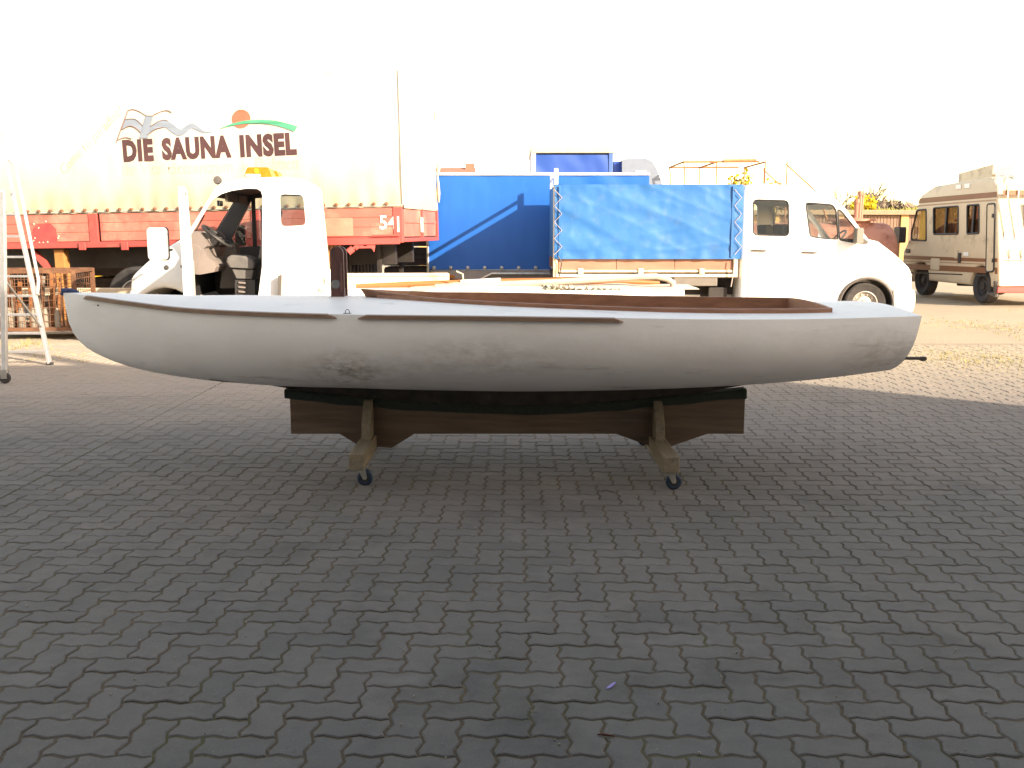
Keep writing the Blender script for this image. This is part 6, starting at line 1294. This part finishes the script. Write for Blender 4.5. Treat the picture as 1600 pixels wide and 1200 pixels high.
for base_x, base_y, gname in ((cg.x, cg.y + 0.3, 'wire cage by the bow'), (cg.x - 1.52, cg.y - 0.4, 'wire cage behind the ladder')):
    for k, (dx, m) in enumerate(specs):
        mb = MB(); h = rr_.uniform(0.62, 0.95); w = rr_.uniform(0.025, 0.055); mb.bar((0, 0, 0), (rr_.uniform(-0.05, 0.05), rr_.uniform(-0.06, 0.10), h), w, w*0.7); mb.box((-w*0.9, -w*0.9, -0.0), (w*0.9, w*0.9, 0.015))
        ob = mb.build('scrap_bar', m, None, bevel=0.004); ob.location = (base_x + dx, base_y + rr_.uniform(-0.22, 0.25), 0.135)
        tag(ob, '%s scrap bar, %s from the left in the %s' % ({M_PIPE: 'orange rusty', M_RUST: 'dark rusty', M_SCRAP: 'pale'}[m], ORD[k], gname), 'scrap bar', 'scrap bars in the ' + gname)
for k in range(5):
    mb = MB(); r_ = rr_.uniform(0.04, 0.06); mb.lathe([(0.001, 0.0), (r_, 0.0), (r_, 0.16), (r_*0.7, 0.20), (r_*0.6, 0.24), (0.001, 0.245)], 14, axis='z'); ob = mb.build('glass_jar', M_SCRAP, None, smooth=True); ob.location = (cg.x - 0.95 + 0.17*k, cg.y + 0.08, 0.135 + 0.0); ob.scale = (1, 1, 1.2)
    tag(ob, 'pale jar, %s from the left in the wire cage by the bow' % ORD[k], 'jar', 'jars in the wire cage')
a, b = at(116, 456, 15.2), at(206, 447, 15.2)
mb = MB(); mb.box((-1.3, 0, -0.055), (0.62, 0.12, 0.055)); bmx = tag(mb.build('steel_beam', M_CREAMP, bevel=0.008), 'pale steel beam on blocks between bow and recovery truck bonnet', 'beam'); bmx.location = ((a.x + b.x)/2, 15.2, a.z)
for dx in (-1.0, 0.3):
    mb = MB(); mb.box((-0.12, -0.05, 0), (0.12, 0.2, a.z - 0.056)); mb.box((-0.15, -0.07, 0), (0.15, 0.22, 0.06)); ob = mb.build('concrete_block', M_CRATE, bevel=0.01); ob.location = ((a.x + b.x)/2 + dx, 15.2, 0); tag(ob, 'dark block carrying the %s end of the pale steel beam' % ('left' if dx < 0 else 'right'), 'block')

# ---------------------------------------------------------------- vegetation in the distance
M_BARK = mat('bare_bark', (0.15, 0.115, 0.095), 0.9, c2=(0.11, 0.085, 0.07)); M_YFLOW = mat('forsythia_blossom', (0.62, 0.48, 0.008), 0.8, c2=(0.55, 0.40, 0.01), scale=4); M_LEAF = mat('spring_leaf', (0.16, 0.17, 0.02), 0.8, c2=(0.22, 0.20, 0.03), scale=2); M_WOOD = mat('far_twigs', (0.17, 0.125, 0.085), 0.9, c2=(0.12, 0.10, 0.06), scale=0.6)
rt_ = random.Random(21)
def branch(mb, p, d, l, r, lev, tips):
    pts = [p]; q = p.copy(); dd = d.copy(); n = 4
    for k in range(n):
        dd = (dd + Vector((rt_.gauss(0, 0.12), rt_.gauss(0, 0.12), rt_.gauss(0.03, 0.06)))).normalized(); q = q + dd*l/n; pts.append(q.copy())
    mb.tube(pts, [r*(1 - 0.55*k/n) for k in range(n + 1)], 5 if lev > 1 else 3, cap=False)
    if lev == 0: tips.append(q); return
    for k in range(4 if lev > 1 else 5):
        i = rt_.randint(1, n); a = rt_.uniform(0, 6.28); e = rt_.uniform(0.35, 0.9); s1 = dd.orthogonal().normalized(); s2 = dd.cross(s1)
        nd = (dd*math.cos(e) + (s1*math.cos(a) + s2*math.sin(a))*math.sin(e) + Vector((0, 0, 0.12))).normalized(); branch(mb, pts[i], nd, l*rt_.uniform(0.5, 0.72), r*0.6, lev - 1, tips)
def bare_tree(px, py_top, Y, label, spread=1.0):
    top = at(px, py_top, Y); o = empty('bare_tree', (top.x, Y, 0), label=label, cat='tree', group='leafless trees beyond the garages'); h = top.z
    tr2 = MB(); tr2.tube([Vector((0, 0, 0)), Vector((0.05, 0, h*0.2)), Vector((0, 0.05, h*0.42))], [h*0.022, h*0.018, h*0.015], 8); tr2.build('trunk', M_BARK, o, smooth=True)
    cr = MB(); tips = []
    for k in range(7):
        a = rt_.uniform(0, 6.28); e = rt_.uniform(0.1, 0.75)*spread; branch(cr, Vector((0, 0, h*rt_.uniform(0.25, 0.42))), Vector((math.cos(a)*math.sin(e), math.sin(a)*math.sin(e), math.cos(e))), h*0.36, h*0.018, 3, tips)
    cr.build('crown', M_BARK, o); return o
bare_tree(1364, 287, 75.0, 'round leafless tree rising behind the tank vent pipes'); bare_tree(1309, 299, 80.0, 'faint leafless tree just above the pickup windscreen', 1.2); bare_tree(1336, 316, 90.0, 'small leafless tree between the taller bare trees'); bare_tree(1282, 306, 85.0, 'leafless tree mostly hidden behind the pickup roof')
def bush(px, py_top, Y, w, label, n=700, leaf=M_YFLOW, low=None):
    top = at(px, py_top, Y); o = empty('forsythia_bush', (top.x, Y, 0), label=label, cat='bush'); h = top.z; st_ = MB(); bl_ = MB()
    for k in range(46):
        a = rt_.uniform(0, 6.28); r_ = w*rt_.uniform(0.2, 1.0); hh_ = h*rt_.uniform(0.75, 1.0)
        pts = [Vector((math.cos(a)*0.15, math.sin(a)*0.15, 0)), Vector((math.cos(a)*r_*0.4, math.sin(a)*r_*0.4, hh_*0.55)), Vector((math.cos(a)*r_, math.sin(a)*r_, hh_))]
        st_.tube(pts, [0.025, 0.018, 0.008], 4, cap=False)
        for j in range(n//46):
            t = rt_.uniform(low or 0.35, 1.0); p = pts[0]*(1-t)**2 + pts[1]*2*t*(1-t) + pts[2]*t*t + Vector((rt_.gauss(0, 0.07), rt_.gauss(0, 0.07), rt_.gauss(0, 0.07))); s_ = rt_.uniform(0.04, 0.09)
            u = Vector((rt_.gauss(0, 1), rt_.gauss(0, 1), rt_.gauss(0, 1))).normalized(); v = u.orthogonal().normalized()*s_; u = u.cross(v).normalized()*s_
            bl_.add([p - u, p + v, p + u, p - v], [(0, 1, 2, 3)])
    st_.build('stems', M_BARK, o); bl_.build('blossoms', leaf, o); return o
bush(1353, 306, 53.0, 0.7, 'bright yellow forsythia bush behind the tank pipes', 5200)
bush(1160, 264, 30.0, 0.45, 'yellow forsythia bush among the bare frame behind the pickup', 300, low=0.8)
bush(1205, 280, 31.0, 0.3, 'small yellow forsythia bush above the pickup roof', 140, low=0.85)
def hedge(name, pxa, pxb, pyt, Y, m, label, n, depth=6, sz=0.35):
    a, b = at(pxa, pyt, Y), at(pxb, pyt, Y); mb = MB()
    for _ in range(n):
        x = rt_.uniform(a.x, b.x); hh_ = a.z*(0.86 + 0.22*noise.noise((x*0.35, 1.3, Y))); z = hh_*rt_.random()**0.45; y = Y + rt_.uniform(0, depth); s_ = sz*rt_.uniform(0.4, 1.1)
        u = Vector((rt_.gauss(0, 1), rt_.gauss(0, 1), rt_.gauss(0, 1.4))).normalized(); v = u.orthogonal().normalized()*s_*0.35; u = u*s_; p = Vector((x, y, z))
        mb.add([p - u, p + v, p + u, p - v], [(0, 1, 2, 3)])
    return tag(mb.build(name, m), label, 'trees', kind='stuff')
hedge('distant_wood', 1240, 1760, 314, 78.0, M_WOOD, 'brown leafless wood along the horizon behind the garages', 16000, 8, 0.5)
hedge('distant_wood', -700, 1240, 338, 110.0, M_WOOD, 'far brown wood along the horizon behind the vehicles', 14000, 10, 0.9)
hedge('spring_hedge', 1396, 1470, 317, 56.0, M_LEAF, 'yellow green spring hedge above the garage roofs', 5000, 4, 0.28)
hedge('spring_hedge', 1368, 1396, 326, 57.0, M_LEAF, 'low olive hedge beside the yellow forsythia bush', 1200, 4, 0.28)

# ---------------------------------------------------------------- litter on the paving
p = ground(955, 1074); mb = MB(); mb.prism(round_poly([(-0.021, -0.012), (-0.006, -0.010), (0.018, 0.008), (0.022, 0.016), (0.010, 0.013), (-0.016, -0.003)], 0.005), None, 0, 0.004, axis='z')
ob = mb.build('purple_clip', mat('purple_plastic', (0.24, 0.19, 0.50), 0.4, c2=(0.28, 0.22, 0.55)), bevel=0.001); ob.location = (p.x, p.y, 0.003); ob.rotation_euler = (0.12, -0.1, 0.25); tag(ob, 'small purple plastic sliver lying on the near paving', 'litter')
p = ground(947, 1151); mb = MB(); mb.tube([(-0.026, 0.004, 0.004), (-0.008, 0.001, 0.006), (0.026, -0.006, 0.004)], [0.002, 0.004, 0.002], 6); ob = mb.build('twig', mat('red_brown_twig', (0.10, 0.03, 0.018), 0.8)); ob.location = (p.x, p.y, 0.001); tag(ob, 'tiny red brown twig in a paving joint near the bottom edge', 'twig')
p = ground(950, 770); mb = MB(); mb.tube([(-0.04, 0.012, 0.004), (-0.015, 0.012, 0.012), (0.035, -0.006, 0.004)], 0.0025, 6); ob = mb.build('twig', M_DARKSTEEL); ob.location = (p.x, p.y, 0.001); tag(ob, 'thin dark bent twig on the paving left of the right caster', 'twig')
rp3 = random.Random(31); ps = MB()
for _ in range(170):
    q = ground(rp3.uniform(20, 1580), rp3.uniform(640, 1190)); s_ = rp3.uniform(0.0015, 0.0045); ps.lathe([(0.0003, s_*1.3), (s_*0.8, s_), (s_, 0.2*s_), (s_*0.8, -0.3*s_)], 5, axis='z', c=(q.x, q.y, 0.002))
tag(ps.build('grit', mat('pale_grit', (0.36, 0.33, 0.29), 0.9, c2=(0.16, 0.14, 0.12), scale=3)), 'scattered pale grit and crumbs on the paving stones', 'grit', kind='stuff')
